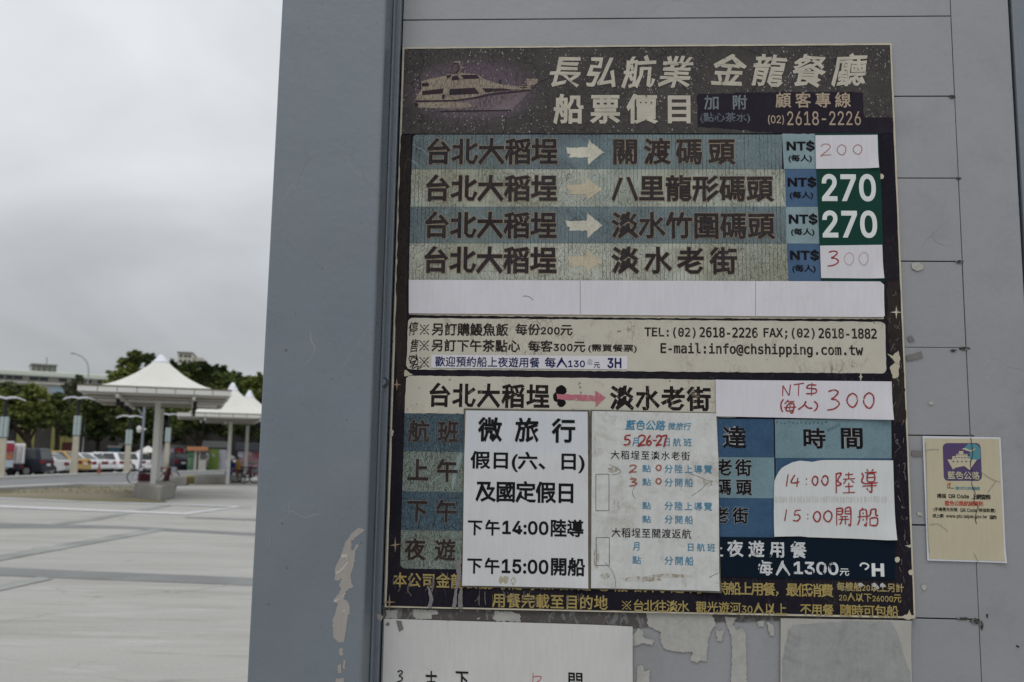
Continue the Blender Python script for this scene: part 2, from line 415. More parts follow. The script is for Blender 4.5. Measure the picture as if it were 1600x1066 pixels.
D = {'2': [[(0.05, .2), (.3, 0), (.75, .02), (.9, .25), (.55, .6), (.0, 1), (.35, .93), (1, .9)]],
     '3': [[(.1, .08), (.6, 0), (.9, .12), (.6, .36), (.35, .45), (.75, .5), (1, .7), (.6, .93), (0, 1)]],
     '0': [[(.55, 0), (.15, .2), (0, .6), (.3, .95), (.65, 1), (.95, .65), (.9, .2), (.5, 0)]],
     '1': [[(.6, 0), (.3, 1)]], '4': [[(.45, 0), (0, .6), (.5, .66), (1, .58)], [(.8, .25), (.7, 1)]],
     '5': [[(.3, .05), (.2, .45), (.6, .42), (.85, .7), (.5, 1), (0, .95)], [(.3, .05), (.95, 0)]],
     '6': [[(.7, 0), (.2, .4), (.05, .8), (.4, 1), (.8, .8), (.6, .55), (.15, .72)]],
     '7': [[(0, .1), (.95, .0), (.75, .4), (.45, 1)]],
     'N': [[(.05, 1), (.1, .1)], [(.1, .1), (.8, .95)], [(.85, .95), (1, .0)]], 'T': [[(0, .12), (1, 0)], [(.5, .08), (.45, 1)]],
     '$': [[(.95, .2), (.3, .18), (.1, .42), (.9, .5), (.85, .8), (0, .85)], [(.55, 0), (.5, 1)]],
     '-': [[(0, .5), (1, .45)]], '(': [[(1, 0), (.3, .3), (.3, .7), (.8, 1)]], ')': [[(.1, 0), (.8, .3), (.7, .7), (0, 1)]],
     ':': [[(.4, .2), (.6, .28)], [(.4, .75), (.6, .83)]], '.': [[(.3, .9), (.6, .98)]],
     '每': [[(.35, 0), (.05, .3)], [(.3, .15), (.85, .12)], [(.3, .32), (.18, .8), (.8, .78)], [(.3, .32), (.8, .3), (.7, .95), (.5, .9)], [(0, .57), (1, .53)], [(.45, .38), (.52, .48)], [(.42, .62), (.5, .72)]],
     '人': [[(.55, 0), (.4, .5), (0, 1)], [(.45, .4), (.7, .8), (1, .85)]],
     '陸': [[(.05, .05), (.05, 1)], [(.05, .08), (.3, .05), (.12, .4), (.3, .55), (.1, .65)], [(.5, .12), (.9, .1)], [(.68, 0), (.68, .32)], [(.4, .33), (1, .3)], [(.55, .36), (.42, .55)], [(.8, .36), (.95, .5)], [(.5, .68), (.9, .66)], [(.68, .5), (.7, .95)], [(.38, .98), (1, .95)]],
     '導': [[(.35, .0), (.45, .1)], [(.75, .0), (.65, .1)], [(.25, .15), (.95, .13)], [(.4, .2), (.4, .5), (.8, .5), (.8, .2), (.4, .2)], [(.4, .35), (.8, .34)], [(.05, .15), (.15, .3), (.05, .5), (.3, .6), (1, .56)], [(.1, .7), (.95, .68)], [(.65, .58), (.65, .95), (.5, .9)], [(.35, .78), (.45, .88)]],
     '開': [[(.05, .02), (.05, 1)], [(.05, .05), (.4, .04), (.4, .35), (.05, .36)], [(.05, .2), (.4, .19)], [(.6, .04), (.6, .34)], [(.6, .04), (.95, .03), (.95, .98), (.82, .92)], [(.6, .19), (.95, .18)], [(.6, .34), (.95, .34)], [(.25, .5), (.78, .49)], [(.18, .66), (.85, .65)], [(.4, .5), (.38, .75), (.25, .95)], [(.62, .5), (.62, .95)]],
     '船': [[(.25, 0), (.18, .12)], [(.1, .15), (.1, .6), (.0, .95)], [(.1, .15), (.42, .14), (.42, .95), (.32, .9)], [(.0, .5), (.5, .46)], [(.25, .25), (.28, .35)], [(.25, .6), (.28, .7)], [(.65, .08), (.62, .35), (.52, .48)], [(.65, .1), (.88, .08), (.88, .38), (1, .42)], [(.6, .58), (.6, .98)], [(.6, .58), (.95, .56), (.92, .95), (.6, .95)]]}
def rrect(x0, y0, x1, y1, r, corners='abcd', x0b=None, x1b=None, y1r=None):
    """rounded rectangle; a=top left b=top right c=bottom right d=bottom left; x0b / x1b: x at the bottom, y1r: lift of the right end"""
    x0b = x0 if x0b is None else x0b; x1b = x1 if x1b is None else x1b; dy = y1r or 0
    P = []
    for k, (cx, cy, t0) in {'a': (x0, y0, 180), 'b': (x1, y0 + dy, 270), 'c': (x1b, y1 + dy, 0), 'd': (x0b, y1, 90)}.items():
        if k in corners:
            sx_ = 1 if k in 'ad' else -1; sy_ = 1 if k in 'ab' else -1
            for i in range(5):
                t = math.radians(t0 + i * 22.5); P.append((cx + sx_ * r + r * math.cos(t), cy + sy_ * r + r * math.sin(t)))
        else: P.append((cx, cy))
    return P
def quad(*c): return list(c)

# ================================================================== GROUND AND ROAD
def gpoly(name, pts, z, mat, kind='structure', parent=None):
    v = [G(x, y, 0) for x, y in pts]
    for p in v: p.z = z
    a = sum(v[i].x * v[(i + 1) % len(v)].y - v[(i + 1) % len(v)].x * v[i].y for i in range(len(v)))
    if a < 0: v.reverse()
    o = mesh_from(name, v, [tuple(range(len(v)))], mat, parent)
    return tag(o, kind=kind) if parent is None else o
def ground_mat():
    n = NT('plaza_concrete', 0.85, 0.2)
    base = (0.355, 0.348, 0.328, 1)
    c = n.vary(base, 0.07, n.noise(0.35, 6, 0.65, 0.6, co=n.mul(n.co, (0.5, 1.6, 1))))
    c = n.mix(n.step(n.noise(0.55, 7, 0.7, 1.2, co=n.mul(n.co, (0.35, 2.2, 1))), 0.46, 0.66, 0, 0.55), c, (0.25, 0.24, 0.22, 1))
    c = n.mix(n.step(n.noise(1.3, 6, 0.7, 0.5, co=n.mul(n.co, (0.4, 2.0, 1))), 0.58, 0.72, 0, 0.55), c, (0.225, 0.20, 0.175, 1))
    c = n.mix(n.step(n.noise(2.2, 6, 0.7, 0.8, co=n.mul(n.co, (0.3, 1.5, 1))), 0.55, 0.68, 0, 0.6), c, (0.44, 0.435, 0.42, 1))
    c = n.mix(n.step(n.noise(5.5, 7, 0.75, 1.0, co=n.mul(n.co, (0.35, 1.2, 1))), 0.60, 0.76, 0, 0.35), c, (0.20, 0.19, 0.175, 1))
    sp = n.step(n.noise(42, 2, 0.5), 0.73, 0.77, 0, 0.45); c = n.mix(sp, c, (0.14, 0.135, 0.125, 1))
    tv = n.voro(0.55, co=n.vadd(n.mul(n.co, (1, 1, 0)), n.mul(n.noise(1.2, 4, out='Color'), (0.9, 0.9, 0))))
    c = n.mix(n.math('MULTIPLY', n.step(tv, 0.012, 0.0), n.step(n.noise(0.6, 2), 0.5, 0.6, 0, 0.5)), c, (0.18, 0.175, 0.165, 1))
    c = n.vary(c, 0.08, n.noise(30, 5, 0.75))
    n.color(c); n.bump(n.noise(60, 3), 0.2, 0.003)
    return n.m
mg = ground_mat()
o = mesh_from('ground', [(-900, -300, 0), (900, -300, 0), (900, 1500, 0), (-900, 1500, 0)], [(0, 1, 2, 3)], mg); tag(o, kind='structure')
m_band = plain('band_paving', (0.20, 0.205, 0.205, 1), 0.85, 0.14, 1.2)
m_band2 = plain('band_faint', (0.265, 0.275, 0.262, 1), 0.85, 0.22, 1.0)
m_line = plain('white_line', (0.52, 0.52, 0.52, 1), 0.7, 0.12, 3.0)
m_road = plain('asphalt', (0.20, 0.205, 0.21, 1), 0.85, 0.08, 0.6)
m_kerb = plain('kerb_concrete', (0.38, 0.38, 0.37, 1), 0.8, 0.08, 1.0)
Z1, Z2, Z3 = 0.004, 0.008, 0.012
gpoly('paving_band', [(-500, 869), (0, 887), (393, 903.5), (800, 921), (800, 935), (393, 915.5), (0, 900), (-500, 882)], Z1, m_band)
gpoly('paving_band', [(-500, 809), (0, 817.5), (190, 822), (393, 833), (800, 850), (800, 854), (393, 837.5), (190, 826), (0, 825.5), (-500, 817)], Z1, m_band)
gpoly('paving_band', [(290, 808), (393, 811), (800, 822), (800, 824.5), (393, 814), (290, 810)], Z1, m_band)
gpoly('paving_band', [(170, 775), (260, 786), (393, 793), (393, 795), (250, 789), (150, 777)], Z1, m_band2)
gpoly('paving_band', [(-120, 900), (0, 868), (240, 826), (258, 829), (0, 877), (-120, 911)], Z2, m_band2)
gpoly('paving_band', [(-120, 948), (0, 915), (60, 902), (84, 905), (0, 924), (-120, 960)], Z2, m_band2)
gpoly('paving_band', [(70, 820), (140, 811), (260, 789), (268, 791), (150, 813.5), (82, 822)], Z2, m_band2)
gpoly('painted_line', [(-500, 781), (0, 793.5), (290, 805), (384, 791.5), (372, 791.8), (287, 802), (0, 790), (-500, 777.5)][::1], Z3, m_line)
gpoly('painted_line', [(-500, 771), (0, 777.6), (131, 783.6), (372, 791.5), (374, 793.0), (131, 785.4), (0, 779.4), (-500, 772.6)], Z3 + 0.001, m_line)
# the road with its kerbs
gpoly('road', [(-900, 790), (-400, 765), (0, 750.3), (130, 744.2), (250, 740.5), (420, 736), (800, 732), (800, 738), (420, 744), (290, 751), (215, 752.5), (130, 757), (0, 765.5), (-400, 800), (-900, 870)], Z1, m_road)
def kerb(name, pts, h, wd_, mat):
    v = [G(x, y, 0) for x, y in pts]; mb = MB()
    for i in range(len(v) - 1):
        a, b = v[i], v[i + 1]; d = (b - a).normalized(); nn = Vector((-d.y, d.x, 0)) * wd_
        mb.add([a, b, b + nn, a + nn, a + Vector((0, 0, h)), b + Vector((0, 0, h)), b + nn + Vector((0, 0, h)), a + nn + Vector((0, 0, h))],
               [(0, 3, 2, 1), (4, 5, 6, 7), (0, 1, 5, 4), (1, 2, 6, 5), (2, 3, 7, 6), (3, 0, 4, 7)])
    return tag(mb.build(name, mat), kind='structure')
kerb('far_kerb', [(-400, 764), (0, 750), (130, 744), (250, 740.3), (420, 735.8)], 0.13, 1.2, m_kerb)
kerb('near_kerb', [(-400, 801), (0, 767.5), (130, 760.5), (207, 760)], 0.13, 0.9, m_kerb)
m_pave = plain('pavement_concrete', (0.30, 0.30, 0.29, 1), 0.85, 0.1, 0.8)
gpoly('far_pavement', [(-900, 770), (-400, 752), (0, 744), (130, 740.5), (250, 737), (420, 733), (800, 730), (800, 722), (0, 722), (-900, 727)], 0.02, m_pave)
# lawn strip
def lawn():
    n = NT('dry_lawn', 0.95, 0.1)
    g = n.vary((0.19, 0.175, 0.10, 1), 0.15, n.noise(1.5, 6, 0.7))
    c = n.mix(n.step(n.noise(0.16, 5, 0.6, 0.5, co=n.mul(n.co, (0.4, 1, 1))), 0.40, 0.58), g, (0.25, 0.225, 0.17, 1))
    n.color(c); return n.m
gpoly('lawn', [(-300, 789), (0, 767.5), (60, 763), (130, 760.4), (205, 761.5), (226, 768), (262, 786), (205, 785), (131, 784), (60, 780), (0, 777.5), (-300, 773.5)][::1], 0.016, lawn())
# tufts of grass along the strip
gr = MB(); rg = random.Random(3)
for i in range(2600):
    px = rg.uniform(-40, 214); t = rg.random() ** 3 * 0.5
    y0 = 763.5 - 0.012 * px if px > 30 else 767 - 0.1 * px * 0.6; y1 = 777.5 + 0.05 * max(px, 0) * 0.6
    p = G(px, y0 + (y1 - y0) * t); h = rg.uniform(0.015, 0.045); a = rg.uniform(0, 3.14); dx, dy = math.cos(a) * 0.05, math.sin(a) * 0.05
    gr.add([p + Vector((-dx, -dy, 0)), p + Vector((dx, dy, 0)), p + Vector((dx * .4 + rg.uniform(-.03, .03), dy * .4, h))], [(0, 1, 2)])
o = gr.build('grass_tufts', plain('grass_blades', (0.15, 0.15, 0.065, 1), 0.9, 0.25, 0.8)); tag(o, 'short patchy grass along the strip beside the road', 'grass', kind='stuff')

# ================================================================== TICKET BOOTH
B = Wall('ticket_booth', 'grey boarded booth wall with blue-grey steel column and pasted signs', 'booth', 1000, 700, 0)
B.root.matrix_world = WALLM.copy(); B.u = B.z = 0; B.off = 0
def wallpaint():
    n = NT('grey_wall_paint', 0.32, 1.0)
    c = n.vary(M(115, 116, 119), 0.07, n.noise(2.6, 6, 0.6, 0.4))
    c = n.mix(n.step(n.noise(3.4, 7, 0.72, 1.2), 0.50, 0.72, 0, 0.45), c, M(92, 92, 93)); c = n.mix(n.step(n.noise(11, 7, 0.78, 1.0), 0.58, 0.74, 0, 0.35), c, M(126, 127, 129)); c = n.mix(n.step(n.noise(19, 6, 0.8, 0.8), 0.63, 0.70, 0, 0.35), c, M(88, 87, 86))
    c = n.vary(c, 0.02, n.noise(120, 3))
    c = n.mix(n.step(n.noise(5, 7, 0.72, 1.0), 0.60, 0.82, 0, 0.30), c, M(84, 84, 86))
    c = n.mix(n.step(n.noise(7, 7, 0.75, 0.5, co=n.mul(n.co, (1, 1, 0.4))), 0.62, 0.8, 0, 0.18), c, M(134, 136, 137))
    v = n.voro(9, co=n.vadd(n.co, n.mul(n.noise(6, 3, out='Color'), (0.12, 0, 0.2))))
    ln = n.math('MULTIPLY', n.step(v, 0.006, 0.0), n.step(n.noise(8, 2), 0.58, 0.66))
    c = n.mix(n.math('MULTIPLY', ln, 0.5), c, A(70, 70, 72))
    sp = n.step(n.noise(60, 2, 0.5), 0.75, 0.80, 0, 0.6); c = n.mix(sp, c, A(80, 76, 72))
    run = n.noise(30, 5, 0.7, co=n.mul(n.co, (1, 1, 0.06))); c = n.mix(n.step(run, 0.60, 0.78, 0, 0.3), c, M(92, 92, 93)); c = n.mix(n.step(run, 0.38, 0.22, 0, 0.2), c, M(130, 132, 134))
    n.color(c); n.L(n.step(n.noise(4, 5, 0.7), 0.35, 0.65, 0.25, 0.5), n.b.inputs['Roughness']); n.bump(n.math('ADD', n.noise(60, 4, 0.6), n.math('MULTIPLY', n.noise(3, 3), 8)), 0.4, 0.0012)
    return n.m
m_wall = wallpaint()
m_gap = plain('gap_dark', (0.025, 0.023, 0.022, 1), 0.9)
def colpaint():
    n = NT('blue_grey_paint', 0.30, 1.0)
    c = n.vary(M(84, 92, 100), 0.06, n.noise(2.2, 6, 0.6, 0.6)); c = n.mix(n.step(n.noise(14, 7, 0.8, 1.0), 0.60, 0.72, 0, 0.35), c, M(72, 80, 84)); c = n.mix(n.step(n.noise(6, 7, 0.75, 1.4), 0.60, 0.75, 0, 0.30), c, M(96, 103, 106))
    c = n.mix(n.step(n.noise(9, 7, 0.75, 0.8), 0.62, 0.8, 0, 0.35), c, M(68, 76, 80))
    c = n.mix(n.step(n.noise(1.6, 4, 0.6), 0.45, 0.7, 0, 0.4), c, M(85, 93, 94))
    run = n.noise(26, 5, 0.7, co=n.mul(n.co, (1, 1, 0.05))); c = n.mix(n.step(run, 0.58, 0.75, 0, 0.28), c, M(70, 76, 80)); c = n.mix(n.step(run, 0.40, 0.25, 0, 0.20), c, M(104, 110, 112))
    v = n.voro(7, co=n.vadd(n.mul(n.co, (1, 1, 0.6)), n.mul(n.noise(7, 3, out='Color'), (0.1, 0, 0.1))))
    c = n.mix(n.math('MULTIPLY', n.step(v, 0.005, 0.0), n.step(n.noise(6, 2), 0.56, 0.63, 0, 0.5)), c, M(58, 62, 66))
    v = n.voro(11, co=n.vadd(n.mul(n.co, (1, 1, 0.3)), n.mul(n.noise(5, 3, out='Color'), (0.2, 0, 0.2))))
    c = n.mix(n.math('MULTIPLY', n.step(v, 0.004, 0.0), n.step(n.noise(9, 2), 0.58, 0.64, 0, 0.45)), c, M(134, 138, 138))
    sp = n.step(n.noise(75, 2, 0.5), 0.74, 0.78, 0, 0.7); c = n.mix(sp, c, A(62, 66, 66))
    n.color(c); n.L(n.step(n.noise(5, 5, 0.7), 0.35, 0.65, 0.24, 0.46), n.b.inputs['Roughness']); n.bump(n.math('ADD', n.noise(90, 3), n.math('MULTIPLY', n.noise(4, 3), 9)), 0.4, 0.001)
    return n.m
m_col = colpaint()
uL = W(612, 533, 0)[0]; uR = W(1508, 500, 0)[0]; uE = W(1605, 500, 0)[0]
# backing behind the joints
MB().box((uL - 0.02, 0.012, 0), (uE + 0.5, 0.07, 2.9)).build('wall_backing', m_gap, B.root)
seams = [W(1450, y, 0)[1] for y in (25, 150, 278, 408, 543, 681, 821, 966)]
z = seams[0]; up = []
while z < 2.75: z += 0.137; up.append(z)
dn = []; z = seams[-1]
while z > 0.15: z -= 0.137; dn.append(z)
zs = sorted(up + seams + dn, reverse=True)
rg = random.Random(5)
for a, b in zip(zs[:-1], zs[1:]):
    t0, t1, s0 = rg.uniform(-0.0006, 0.0006), rg.uniform(-0.0006, 0.0006), rg.uniform(0, 0.0008)
    mb = MB(); x0, x1 = uL + 0.001, uR - 0.0003 - rg.uniform(0, 0.0005); g = 0.0009
    mb.box((x0, s0, b + g), (x1, s0 + 0.011, a - g))
    for v in mb.v: v.z += t0 if v.x < 0 else t1
    mb.build('plank', m_wall, B.root, bevel=0.0005)
MB().box((uR + 0.0003, -0.0004, 0), (uE - 0.003, 0.011, zs[0])).build('corner_board', m_wall, B.root, bevel=0.001)
MB().box((uE + 0.001, -0.004, 0), (uE + 0.16, 0.09, zs[0])).build('corner_post', m_col, B.root, bevel=0.003)
# grime along the boarding joints
m_grime = scuffed('joint_grime', A(62, 58, 54), A(112, 113, 116), 0.55, 160)
def rag(cx, cy, rx, ry, n=18, s=0, jl=0.6):
    r_ = random.Random(s + int(cx * 7 + cy))
    return [(cx + rx * math.cos(t) * r_.uniform(jl, 1.1), cy + ry * math.sin(t) * r_.uniform(jl, 1.1)) for t in (2 * math.pi * i / n for i in range(n))]
for i, (x, y, a, b) in enumerate([(1488, 151, 6, 3), (1500, 409, 7, 3), (1507, 545, 10, 3), (1490, 548, 6, 2.2), (1518, 682, 6, 3), (1524, 971, 9, 5), (1505, 967, 12, 2.4), (1534, 978, 3, 8), (1498, 279, 5, 2)]):
    B.sheet('grime', rag(x, y, a, b, 20), 0.0012 + i * 0.00002, m_grime)
MB().box((uL + 0.001, -0.002, zs[0] + 0.002), (uE + 0.17, 0.011, 2.998)).build('head_board', m_wall, B.root, bevel=0.001)
# scars on the boarding
m_scar = plain('old_glue', A(158, 156, 150), 0.8, 0.12, 90)
m_scar2 = plain('tape_ghost', A(112, 110, 108), 0.7, 0.08, 60)
for i, (pts, m) in enumerate([([(1425, 411), (1436, 410), (1444, 415), (1442, 421), (1432, 423), (1425, 419)], m_scar),
        ([(1417, 526), (1424, 524), (1430, 532), (1421, 535)], m_scar2), ([(1416, 556), (1440, 549), (1442, 559), (1417, 565)], m_scar2),
        ([(1451, 628), (1458, 627), (1459, 632), (1452, 632)], m_scar), ([(1440, 914), (1446, 914), (1448, 919), (1444, 923), (1440, 920)], m_scar),
        ([(1425, 704), (1441, 704), (1441, 713), (1425, 713)], m_scar2), ([(1433, 800), (1441, 801), (1441, 806), (1434, 806)], m_scar),
        ([(1541.5, 960), (1544, 960), (1543.5, 966), (1541.5, 966)], m_gap), ([(1588, 1008), (1593, 1011), (1592, 1012), (1588, 1010)], m_gap)]):
    B.sheet('scar', pts, 0.0014 + i * 0.00002, m, sub=0.003, rag=0.0006)
# strip of residue below the board and torn paper remains
m_res = paper('torn_paper', M(138, 137, 133), 0.6, M(100, 97, 92), 0.8, 0.8, False, 0.52)
m_resd = scuffed('dark_residue', A(84, 80, 78), A(112, 112, 114), 0.5, 70)
B.sheet('residue', [(598, 944), (800, 948), (1100, 954), (1425, 962), (1425, 970), (1300, 969), (1130, 972), (990, 981), (800, 972), (598, 967)], 0.0015, m_resd, sub=0.01, rag=0.001)
def c10(p): return [(910 + x / 4.165, 810 + y / 4.165) for x, y in p]
res = [[(415, 610), (840, 620), (868, 690), (845, 720), (820, 790), (805, 935), (780, 925), (740, 940), (700, 925), (715, 870), (620, 870), (530, 850), (505, 780), (510, 740), (425, 700)],
       [(930, 640), (1010, 645), (975, 690), (1010, 730), (1030, 710), (1060, 740), (1068, 900), (1070, 1120), (965, 1120), (975, 850), (965, 760), (935, 690)],
       [(870, 730), (925, 730), (905, 800), (875, 795)], [(1140, 665), (1185, 670), (1180, 705), (1140, 705)], [(1200, 670), (1245, 700), (1250, 760), (1220, 765)],
       [(322, 770), (365, 715), (395, 730), (400, 780), (470, 795), (455, 825), (400, 815), (322, 830)], [(355, 960), (395, 955), (405, 1000), (440, 985), (435, 1120), (350, 1120)]]
for i, r_ in enumerate(res): B.sheet('paper_remnant', c10(r_), 0.0021 + i * 0.00003, m_res, sub=0.0018, rag=0.0011)
def c9(p): return [(590 + x / 7.619, 880 + y / 7.619) for x, y in p]
for i, r_ in enumerate([[(95, 560), (240, 560), (235, 610), (245, 670), (90, 660), (110, 610)], [(410, 555), (720, 565), (715, 610), (640, 620), (640, 665), (440, 665), (430, 600)], [(1380, 570), (1600, 580), (1700, 600), (1700, 700), (1420, 695), (1360, 650), (1400, 610)],
                        [(1190, 650), (1215, 650), (1210, 668), (1190, 665)]]):
    B.sheet('paper_remnant', c9(r_), 0.0024 + i * 0.00003, m_res, sub=0.0018, rag=0.0012)
# steel column
FO = 0.085
uc0, uc1 = W(412.5, 533, FO)[0], W(590.5, 400, FO)[0] - 0.001
flg = W(586, 533, 0.012)[0] - 0.03
mb = MB(); mb.box((uc0, -FO, 0), (uc1, 0.12, 3.0)); col_o = mb.build('steel_column', m_col, B.root)
bm = bmesh.new(); bm.from_mesh(col_o.data)
eds = [e for e in bm.edges if abs(e.verts[0].co.z - e.verts[1].co.z) > 1]
bmesh.ops.bevel(bm, geom=eds, offset=0.006, segments=4, affect='EDGES', profile=0.5); bm.to_mesh(col_o.data); bm.free()
for p in col_o.data.polygons: p.use_smooth = False
MB().box((uc1 + 0.0005, -0.012, 0), (uL - 0.0008, 0.02, 3.0)).build('column_flange', m_col, B.root, bevel=0.0015)
MB().box((uc1 + 0.0003, -0.03, 0), (uc1 + 0.004, -0.0122, 3.0)).build('flange_lip', m_col, B.root, bevel=0.0012)
# bolt on the flange
bu, bz = W(600, 598, 0.013)
bo = MB(); bo.tube((bu, -0.012, bz), (bu, -0.0150, bz), 0.0082, n=24); bo.build('washer', plain('bolt_steel', M(52, 56, 60), 0.45, 0.2, 80, spec=0.5), B.root, bevel=0.0003)
bo = MB(); bo.tube((bu - 0.0008, -0.0150, bz), (bu - 0.0008, -0.022, bz), 0.0055, n=6); bo.build('bolt', plain('bolt_head', M(98, 104, 108), 0.35, 0.15, 80, spec=0.8), B.root, bevel=0.0006)
# peeled paint on the column
m_peel = paper('bare_primer', M(130, 126, 122), 0.6, M(96, 90, 86), 0.6, 0.5)
def c7(p): return [(380 + x / 4.008, 800 + y / 4.008) for x, y in p]
chips = [[(760, 108), (722, 100), (675, 140), (640, 190), (620, 250), (605, 290), (575, 350), (572, 430), (600, 430), (620, 410), (600, 460), (615, 480), (600, 510), (565, 550), (572, 568), (590, 572), (575, 640), (558, 680), (565, 790), (600, 818), (630, 818), (645, 740), (655, 650), (668, 640), (665, 590), (650, 555), (630, 550), (640, 500), (665, 480), (692, 470), (680, 450), (670, 400), (690, 350), (700, 290), (700, 252), (725, 212), (710, 200), (690, 240), (676, 246), (676, 182), (722, 145), (760, 118)],
         [(600, 855), (628, 855), (622, 880), (634, 890), (604, 905), (600, 880)], [(590, 960), (612, 950), (614, 1008), (594, 1012)], [(625, 925), (640, 925), (636, 985), (624, 980)],
         [(578, 1040), (600, 1046), (630, 1035), (636, 1110), (575, 1120)]]
for i, c in enumerate(chips): B.sheet('paint_chip', c7(c), FO + 0.0004 + i * 0.00003, m_peel, sub=0.0016, rag=0.0008)
m_white_scr = plain('scratch_white', A(165, 162, 156), 0.7, 0.1, 90)
for i, c in enumerate([[(575, 375), (600, 370), (655, 310), (658, 320), (610, 378), (580, 390)], [(566, 552), (600, 545), (645, 500), (640, 515), (600, 552), (570, 568)], [(612, 268), (655, 262), (650, 300), (640, 282), (618, 292)], [(620, 615), (640, 614), (640, 626), (620, 626)]]):
    B.sheet('scratch', c7(c), FO + 0.0007 + i * 0.00003, m_white_scr)
B.sheet('paint_chip', c7([(838, 640), (862, 644), (879, 660), (862, 684), (838, 668)]), 0.0126, m_peel, sub=0.003, rag=0.0005)
# the body of the booth behind the boarding, and its roof
MB().box((uc0 + 0.01, 0.125, 0), (uE + 1.6, 2.4, 2.85)).build('booth_body', m_wall, B.root)
MB().box((uc0 - 0.03, -0.06, 3.002), (uE + 1.7, 2.5, 3.08)).build('booth_roof', m_col, B.root, bevel=0.005)
MB().box((uE + 0.162, -0.002, 0), (uE + 1.6, 0.12, 2.86)).build('rear_board', m_wall, B.root, bevel=0.001)

# ================================================================== PRICE BOARD
S = Wall('price_board', 'weathered black price board with blue and cream rows of ferry fares', 'sign board', 1000, 960, 0.001)
BO = 0.0075                                             # face of the board
m_edge = plain('board_edge', A(178, 170, 150), 0.7, 0.10, 60)
S.sheet('panel', [(629.5, 74), (1000, 70.6), (1393, 67.5), (1412, 515), (1430.5, 966.5), (1000, 957.5), (601, 949)], BO - 0.0004, m_edge, thick=0.0066)
m_navy = worn('board_black', M(24, 22, 30), crack=A(20, 18, 24), peel=A(88, 84, 84), camt=0.3, pamt=0.25, streak=0.3, fd=0.3, fade=A(54, 48, 46))
S.sheet('face', [(632.0, 76.5), (1000, 73), (1390.4, 70.5), (1409.5, 515), (1427.8, 963), (1000, 955), (604, 946.8)], BO, m_navy, sub=0.02, rag=0.0003)
L1, L2, L3, L4, L5 = BO + 0.0003, BO + 0.0006, BO + 0.0010, BO + 0.0014, BO + 0.0018
def header_mat():
    n = NT('header_print', 0.7, 0.1)
    c = n.vary(M(60, 57, 56), 0.16, n.noise(26, 6, 0.7)); c = n.vary(c, 0.22, n.noise(520, 2, 0.6))
    # violet halo printed round the boat
    bx, bz_ = S.p(738, 145, 0).x, S.p(738, 145, 0).z
    sh = n.vadd(n.co, (-bx, 0, -bz_)); sh = n.mul(sh, (1 / 0.128, 0, 1 / 0.066))
    ln = n.t.nodes.new('ShaderNodeVectorMath'); ln.operation = 'LENGTH'; n.L(sh, ln.inputs[0])
    c = n.mix(n.step(ln.outputs['Value'], 1.05, 0.55, 0, 0.8), c, n.vary(M(84, 74, 82), 0.2, n.noise(300, 3, 0.7)))
    v = n.voro(120, co=n.mul(n.vadd(n.co, n.mul(n.noise(38, 4, out='Color'), (0.01, 0, 0.01))), (1.2, 0, 0.6)))
    c = n.mix(n.math('MULTIPLY', n.step(v, 0.06, 0.01), n.math('MULTIPLY', n.step(n.noise(9, 4), 0.42, 0.6), 0.6)), c, A(34, 30, 34))
    v2 = n.voro(20, co=n.vadd(n.co, n.mul(n.noise(9, 3, out='Color'), (0.05, 0, 0.05))))
    c = n.mix(n.math('MULTIPLY', n.step(v2, 0.016, 0.002), n.step(n.noise(12, 2), 0.42, 0.6, 0, 0.8)), c, A(40, 36, 42))
    # white flakes
    wob = n.mul(n.noise(300, 2, out='Color'), (0.004, 0, 0.004))
    dens = n.noise(10, 3, 0.6)
    for sc_, th, lo in ((190, 0.70, 0.12), (130, 0.80, 0.10), (280, 0.70, 0.15)):
        f = n.voro(sc_, co=n.vadd(n.mul(n.co, (1, 0, 0.7)), wob), feat='F1'); r_ = n.voro(sc_, co=n.vadd(n.mul(n.co, (1, 0, 0.7)), wob), feat='F1', out='Color')
        sel = n.math('MULTIPLY', n.step(f, lo + 0.08, lo), n.math('MULTIPLY', n.step(r_, th, th + 0.05), n.step(dens, 0.36, 0.6)))
        c = n.mix(n.math('MULTIPLY', sel, 0.85), c, A(165, 162, 158))
    n.color(c); n.bump(n.noise(200, 3), 0.3, 0.0005); return n.m
S.sheet('header_print', [(632.5, 77.5), (1389.6, 71.5), (1394.5, 184), (1352, 184), (1350, 208), (632.5, 209), (628, 209)], L1, header_mat(), sub=0.01, rag=0.0003)
m_patch = worn('faded_band', M(34, 31, 38), crack=A(20, 18, 26), peel=A(60, 58, 62), camt=0.3, pamt=0.2, streak=0.2)
S.sheet('retouched_patch', [(1089, 147), (1220, 144), (1348, 144), (1350, 184), (1394.5, 184), (1395.5, 209), (1222, 209), (1160, 203), (1090, 198)], L2, m_patch, sub=0.006, rag=0.0012)
# left margin of the face is scuffed brown
m_margin = worn('scuffed_margin', A(52, 46, 44), crack=A(28, 24, 28), peel=A(92, 86, 78), camt=0.6, pamt=0.35, streak=0.3)
S.sheet('scuffed_margin', [(626, 212), (642, 212), (635, 500), (633, 640), (620, 640), (618, 500)], L1, m_margin, sub=0.01, rag=0.001)
S.sheet('scuffed_margin', [(1386, 440), (1405, 440), (1411, 560), (1415, 660), (1397, 660), (1394, 590), (1386, 500)], L1, m_margin, sub=0.008, rag=0.002)

